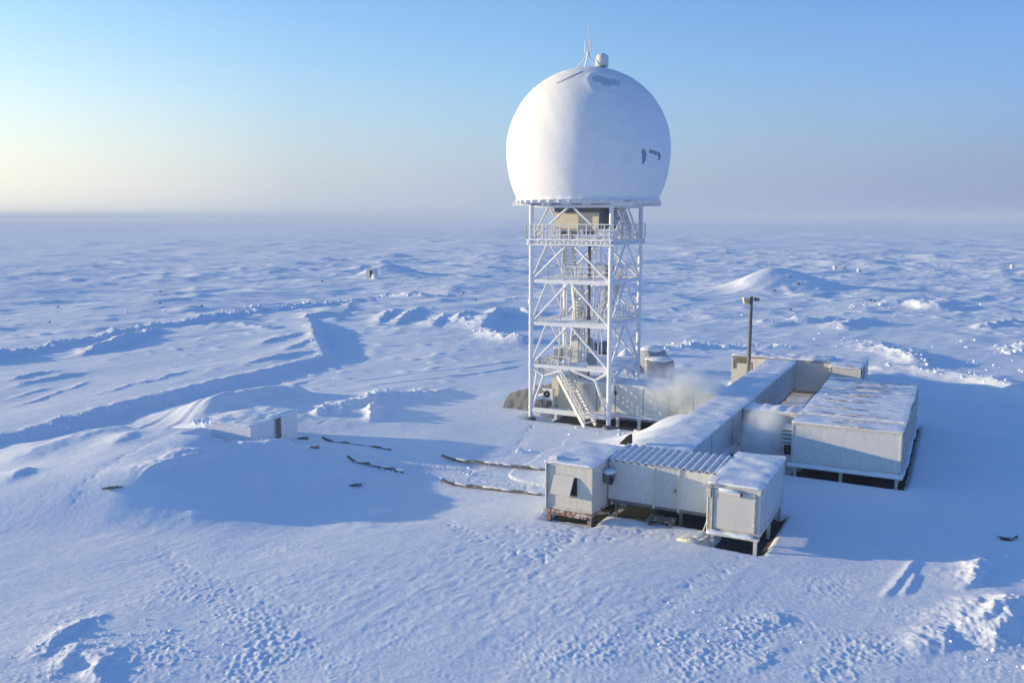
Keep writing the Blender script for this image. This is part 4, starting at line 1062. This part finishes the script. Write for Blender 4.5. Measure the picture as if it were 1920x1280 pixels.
m = MB(); m.lathe([(2.0, 0), (1.75, .5), (1.1, 1.3), (.45, 2.0), (.05, 2.3)], 20); ob = m.build('snow_cone', M['roofsnow'], o)
m = MB(); m.box(-1.5, 1.6, -1.5, -.8, -.1, .7); m.build('machine_base', M['tank'], o)
x, y = PX(1123, 664); o = thing('engine_unit', 'dark ribbed engine drum standing in the snow behind the tower', 'machinery', (x, y, gz(x, y) - .1), .3)
m = MB(); m.tube((-.9, 0, .8), (.8, 0, .8), .75, 18); m.build('drum', M['tank'], o)
m = MB()
for k in range(5): m.tube((-.7 + .34 * k, 0, .8), (-.62 + .34 * k, 0, .8), .80, 18)
m.tube((.8, 0, .8), (.86, 0, .8), .68, 18); m.build('ribs', M['dark'], o)
m = MB(); m.box(-1.5, -.95, -.5, .5, 0, 2.0); m.build('panel_box', M['tank'], o)
m = MB(); m.lump((-.2, 0, 1.55), .8, .6, .16, 8, .2); m.build('snow_cap', M['roofsnow'], o)

# ------------------------------------------------------------------ shed on the drift, left
def shed():
    px, py = PX(470, 797, 2.0); q1 = Vector(PX(556, 768, 2.0)); q0 = Vector((px, py)); q2 = Vector(PX(388, 790, 2.0))
    e1 = (q1 - q0); ang = math.atan2(e1.y, e1.x)
    L1 = e1.length; L2 = 3.2
    o = thing('snowed_in_shed', 'small white shed with narrow dark doorway buried in the left snow drift', 'shed', (px, py, 0), ang)
    m = MB(); m.box(0, L1, 0, L2, -1.2, 1.96); m.build('wall_panels', M['frostwall'], o)
    x0 = L1 * .50
    m = MB(); m.box(x0, x0 + .62, -.03, .0, -.5, 1.86); d_ = m.build('door', M['pipe'], o)
    m = MB(); m.box(x0 - .06, x0, -.05, .0, -.5, 1.9); m.box(x0 + .62, x0 + .68, -.05, .0, -.5, 1.9); m.build('door_frame', M['post'], d_)
    m = MB(); m.snow(0, L1, 0, L2, 1.97, .16, 121, over=.1, step=.2); m.build('snow_cover', M['roofsnow'], o)
    m = MB(); m.box(-.04, 0, .0, L2, -.5, 1.93); m.build('end_wall', M['frostwall'], o)
shed()

# ------------------------------------------------------------------ timber runners lying in line in the snow
def runner(a, b, label):
    A = Vector((*PX(*a), 0)); B = Vector((*PX(*b), 0)); A.z = gz(A.x, A.y); B.z = gz(B.x, B.y)
    d = B - A; o = thing('timber_runner', label, 'timber', A, math.atan2(d.y, d.x), 'timber runners lying in two lines in the snow')
    L_ = math.hypot(d.x, d.y); n = 14; m = MB(); e = MB()
    pts = []
    for i in range(n + 1):
        x = L_ * i / n; wx, wy = A.x + d.x * i / n, A.y + d.y * i / n
        z = (B.z - A.z) * i / n + .07 + .012 * math.sin(i * 1.7) + (.2 * (1 - i / 2.0) ** 2 if i < 2 else 0); pts.append(Vector((x, 0, z)))
    for p, q in zip(pts[:-1], pts[1:]): m.bar(p, q, .13, .13)
    m.build('beam', M['wood'], o)
    for k in range(3):
        i = 2 + k * 4
        e.bar(pts[i] + Vector((0, .22, -.02)), pts[min(n, i + 3)] + Vector((0, .2, -.02)), .07, .10)
    e.build('side_plank', M['wood'], o)
    for k in range(5):
        p = pts[(3 + k * 2 + (k * 5) % 3) % n]; sn = MB(); sn.lump((p.x, .03, p.z + .06), .5, .12, .06, k, .3); sn.build('snow_cap', M['roofsnow'], o)
runner((605, 833), (733, 850), 'dark timber runner in the far line, nearest the shed')
runner((652, 873), (756, 885), 'dark timber runner in the near line, farther from the cabin, ending at trampled snow')
runner((828, 862), (1020, 886), 'long timber runner in the far line, reaching towards the left cabin')
runner((828, 900), (1015, 926), 'long timber runner in the near line, ending at the left cabin\'s corner')

def plank(px, py, L_, rz, label, mat='wood', w=.16):
    x, y = PX(px, py); z = gz(x, y); m = MB()
    m.bar((-L_ / 2, 0, .05), (L_ / 2, .05, .12), w, .07); m.bar((-L_ * .2, .08, .1), (L_ * .3, -.03, .16), w * .7, .05)
    m.lump((L_ * .1, .12, .05), L_ * .35, .15, .09, int(px), .3)
    o = m.build('plank', M[mat]); o.location = (x, y, z); o.rotation_euler = (0, 0, rz); return tag(o, label, 'plank')
plank(568, 827, .8, -.1, 'short dark plank in the snow right of the shed door')
plank(590, 861, .6, -.4, 'small dark stick left of the near timber runners')
plank(667, 905, .7, 0, 'lone dark stick on the shaded slope below the runners')
plank(212, 956, 1.0, .1, 'dark broken stick on the sunlit drift at the left')
plank(1130, 944, 1.7, .5, 'snowy plank lying by the left cabin\'s right corner')
plank(1118, 957, 1.4, -.3, 'broken plank under the left cabin\'s right corner', 'rust')
# the half-buried hole at the right edge
x, y = PX(1890, 1012); o = thing('buried_frame', 'dark frame of something buried in shaded snow at the right edge', 'debris', (x, y, gz(x, y)), .2)
m = MB(); m.bar((-.5, .1, .12), (.2, -.1, .02), .14, .08); m.bar((.2, -.1, .02), (.5, .0, .12), .12, .08); m.build('boards', M['wood'], o)
m = MB(); m.lump((-.02, .02, .0), .36, .2, .05, 4, .3); m.build('opening', M['dark'], o)

# ------------------------------------------------------------------ far things
x, y = PX(695, 519); zz = gz(x, y)
o = thing('distant_hut', 'tiny white hut with dark doorway half buried in the far left mound', 'hut', (x, y, zz - .4), -.25)
m = MB(); m.box(-.9, 1.3, -.9, 1.6, 0, 2.9); m.build('walls', M['white'], o)
m = MB(); m.box(.15, .95, -.94, -.9, .8, 2.5); m.build('door', M['dark'], o)
m = MB(); m.snow(-.9, 1.3, -.9, 1.6, 2.9, .2, 5, over=.1); m.build('snow_cover', M['roofsnow'], o)
m = MB(); m.lump((1.9, -1.5, .9), .9, .8, .7, 6, .3); m.build('snow_block', M['roofsnow'], o)
bl = ['white drum left of the row of three on the far snow', 'white drum in the middle of the row of three on the far snow', 'white drum right of the row of three on the far snow', 'lone white drum far out at the right edge']
proto = None
for (px, py), lb in zip(((1565, 508), (1583, 508), (1610, 509), (1897, 505)), bl):
    x, y = PX(px, py); z = gz(x, y)
    if proto is None:
        proto = thing('steel_drum', lb, 'drum', (x, y, z), .4, 'drums standing far out on the snow')
        m = MB(); m.lathe([(.52, -.1), (.55, .0), (.55, .5), (.58, .53), (.55, .56), (.55, 1.05), (.5, 1.08)], 16); m.build('shell', M['white'], proto)
        m = MB(); m.tube((.5, -.1, .6), (.62, -.14, .6), .28, 10); m.build('stain_plate', M['dark'], proto)
        c = proto
    else:
        c = copy_tree(proto); c.location = (x, y, z); c['label'] = lb
STONES = [((108, 559), 'dark stone among snow lumps at far left'), ((300, 559), 'stone on the far berm behind the plateau, left of the middle'), ((92, 588), 'small dark stone near the left end of the berm'), ((300, 531), 'dark stone alone on the far snow, left third'),
          ((486, 524), 'dark stone left of the distant hut, nearer the left edge'), ((604, 522), 'dark stone just left of the distant hut\'s mound'), ((378, 568), 'stone half sunk in the berm crest'), ((868, 550), 'stone left of the tower legs on the far snow'),
          ((892, 562), 'stone close behind the drift spines left of the tower'), ((1480, 548), 'stone at the foot of the big snow mound'), ((1497, 550), 'stone at the right foot of the big snow mound'), ((1452, 553), 'stone in front of the big snow mound'),
          ((1482, 580), 'lone stone between lamp pole and big mound'), ((1632, 566), 'dark stone in the rubble right of the big mound'), ((1640, 570), 'second dark stone in the rubble right of the big mound, lower'), ((1020, 540), 'dark stone seen between the tower\'s left legs')]
rs_ = random.Random(4)
for k, ((px, py), lb) in enumerate(STONES):
    x, y = PX(px, py); z = gz(x, y); m = MB(); k_ = math.hypot(x, y) / 290
    m.lump((0, 0, .15 * k_), .42 * k_, .34 * k_, .30 * k_, k, .5); m.lump((.35 * k_, .05, .08 * k_), .22 * k_, .2 * k_, .17 * k_, k + 9, .5)
    o = m.build('stone', M['stone']); o.location = (x, y, z); o.rotation_euler = (0, 0, rs_.random() * 6); tag(o, lb, 'stone', 'dark stones showing through the snow')

# ------------------------------------------------------------------ broken snow lumps (uncountable)
def clods():
    rn = random.Random(12); m = MB()
    ico = bmesh.new(); bmesh.ops.create_icosphere(ico, subdivisions=1, radius=1)
    base = np.array([v.co[:] for v in ico.verts]); fc = [tuple(v.index for v in f.verts) for f in ico.faces]; ico.free()
    P_, S_ = [], []
    def line(pix, n, spread, smin, smax):
        pts = [PX(*q) for q in pix]
        for _ in range(n):
            i = rn.randrange(len(pts) - 1); t = rn.random(); a, b_ = pts[i], pts[i + 1]
            P_.append((a[0] + (b_[0] - a[0]) * t + rn.gauss(0, spread), a[1] + (b_[1] - a[1]) * t + rn.gauss(0, spread))); S_.append(smin + (smax - smin) * rn.random() ** 3)
    def area(px, py, rx, ry, n, smin, smax):
        cx, cy = PX(px, py)
        for _ in range(n): P_.append((cx + rn.gauss(0, rx), cy + rn.gauss(0, ry))); S_.append(smin + (smax - smin) * rn.random() ** 3)
    line([(120, 648), (300, 606), (420, 590), (560, 568), (640, 562)], 260, .9, .1, .5)
    line([(440, 582), (490, 574)], 40, 1.0, .2, .9); line([(530, 572), (570, 565)], 40, .8, .2, .9)
    line([(640, 562), (740, 556), (860, 552)], 90, 1.3, .1, .45)
    line([(0, 826), (200, 772), (400, 722), (612, 674)], 200, .35, .05, .18)
    line([(590, 640), (612, 674)], 40, .4, .06, .25)
    line([(905, 614), (925, 634), (960, 640), (1000, 642)], 60, .7, .1, .45)
    line([(585, 790), (650, 770), (720, 750), (800, 745)], 60, .8, .06, .35)
    line([(365, 838), (445, 830), (520, 856)], 55, .6, .06, .4)
    area(720, 880, 1.6, .8, 60, .04, .16); area(890, 882, 1.2, .9, 40, .04, .15)
    area(1640, 572, 8, 4, 60, .06, .4); area(1520, 600, 10, 7, 40, .05, .3); area(1700, 640, 8, 5, 24, .05, .35); area(1400, 590, 9, 6, 30, .05, .3)
    line([(1610, 688), (1700, 700), (1790, 712), (1900, 736)], 60, .8, .05, .3); line([(1590, 636), (1700, 672), (1760, 694)], 50, 1.0, .06, .35)
    line([(1200, 660), (1300, 648), (1480, 650)], 110, .9, .1, .4); line([(1880, 662), (1930, 648)], 50, 1.0, .1, .5); area(1890, 690, 4, 4, 40, .1, .4)
    area(300, 570, 30, 12, 14, .1, .5); area(950, 560, 12, 10, 22, .06, .4); area(1250, 560, 14, 10, 16, .06, .35)
    area(1260, 985, 1.0, .8, 30, .03, .12); line([(1010, 955), (1110, 975), (1200, 955)], 60, .35, .03, .14); area(1150, 815, 1.6, 1.0, 25, .04, .22); area(985, 846, .3, .2, 4, .12, .3)
    line([(1840, 1055), (1880, 1040)], 25, .3, .03, .14); area(1900, 1220, 1.0, 1.0, 40, .03, .12); area(230, 1210, 2.0, 1.4, 110, .03, .12); area(1350, 1180, 1.6, 1.0, 60, .03, .1)
    XY = np.array(P_); Z = terrain(XY[:, 0], XY[:, 1])
    s_, t_ = local(XY[:, 0], XY[:, 1])
    vs, fs = [], []; o = 0
    for k in range(len(P_)):
        if (-10.6 < s_[k] < -7.3 and 39.7 < t_[k] < 46.5) or (-19 < s_[k] < -9.5 and 39.6 < t_[k] < 45.2) or (-9 < s_[k] < -2 and 53 < t_[k] < 72): continue
        q = Quaternion((rn.random() - .5, rn.random() - .5, rn.random() - .5, rn.random() - .5)).normalized().to_matrix()
        sc = np.array([S_[k] * rn.uniform(.6, 1.2), S_[k] * rn.uniform(.6, 1.2), S_[k] * rn.uniform(.4, .8)])
        b_ = (base * (1 + .35 * (np.array([rn.random() for _ in base]) - .5)[:, None]) * sc) @ np.array(q).T * 1.0
        b_[:, 2] *= .8; b_ += np.array([XY[k, 0], XY[k, 1], Z[k] + S_[k] * .12])
        vs += [tuple(p) for p in b_]; fs += [tuple(i + o for i in f) for f in fc]; o += len(base)
    m.add(vs, fs, False); ob = m.build('snow_lumps', M['roofsnow'], None, 'stuff')
    tag(ob, 'broken lumps of hard snow strewn along the berms and rubble fields', 'snow lumps')
clods()

# ------------------------------------------------------------------ steam and air
def steam(name, label, loc, rad, dens, seed, rz=0.0):
    m = MB(); m.lump((0, 0, 0), rad[0], rad[1], rad[2], seed, .12, 3)
    mt = bpy.data.materials.new('steam_volume'); mt.use_nodes = True; nt = mt.node_tree; nt.nodes.clear()
    out = nn(nt, 'ShaderNodeOutputMaterial'); pv = nn(nt, 'ShaderNodeVolumePrincipled'); nt.links.new(pv.outputs[0], out.inputs['Volume'])
    pv.inputs['Color'].default_value = (.93, .97, 1, 1); pv.inputs['Anisotropy'].default_value = .0
    tc = nn(nt, 'ShaderNodeTexCoord')
    mp = nn(nt, 'ShaderNodeMapping'); mp.inputs['Scale'].default_value = tuple(1 / q for q in rad); nt.links.new(tc.outputs['Object'], mp.inputs[0])
    ln = nn(nt, 'ShaderNodeVectorMath', operation='LENGTH'); nt.links.new(mp.outputs[0], ln.inputs[0])
    fall = nn(nt, 'ShaderNodeMapRange'); fall.interpolation_type = 'SMOOTHSTEP'; fall.inputs[1].default_value = .95; fall.inputs[2].default_value = .1; nt.links.new(ln.outputs['Value'], fall.inputs[0])
    no = noise(nt, .55, 4, .6, tc.outputs['Object']); mr = nn(nt, 'ShaderNodeMapRange'); mr.inputs[1].default_value = .38; mr.inputs[2].default_value = .68; nt.links.new(no.outputs[0], mr.inputs[0])
    mu = nn(nt, 'ShaderNodeMath', operation='MULTIPLY'); nt.links.new(fall.outputs[0], mu.inputs[0]); nt.links.new(mr.outputs[0], mu.inputs[1])
    m2 = nn(nt, 'ShaderNodeMath', operation='MULTIPLY'); nt.links.new(mu.outputs[0], m2.inputs[0]); m2.inputs[1].default_value = dens; nt.links.new(m2.outputs[0], pv.inputs['Density'])
    o = m.build(name, mt, None, 'stuff'); o.location = loc; o.rotation_euler = (0, 0, rz); tag(o, label, 'steam'); return o
steam('steam_plume', 'thin steam drifting over the pale building right of the tower', (*W(-18.0, 61.8), 3.0), (4.8, 2.6, 2.2), 4.2, 2, ROT)
steam('steam_plume', 'puff of steam rising between the long walkway and the container block', (*W(-10.6, 55.2), 1.9), (1.9, 2.9, 2.2), 5.2, 5, ROT)
def haze():
    m = MB(); m.box(-7300, 7300, -7300, 7300, -8, 34)
    mt = bpy.data.materials.new('haze_air'); mt.use_nodes = True; nt = mt.node_tree; nt.nodes.clear()
    out = nn(nt, 'ShaderNodeOutputMaterial'); pv = nn(nt, 'ShaderNodeVolumePrincipled'); nt.links.new(pv.outputs[0], out.inputs['Volume'])
    pv.inputs['Color'].default_value = (.56, .65, .76, 1); pv.inputs['Density'].default_value = .0004; pv.inputs['Anisotropy'].default_value = .0
    m.build('haze', mt, None, 'stuff')
haze()
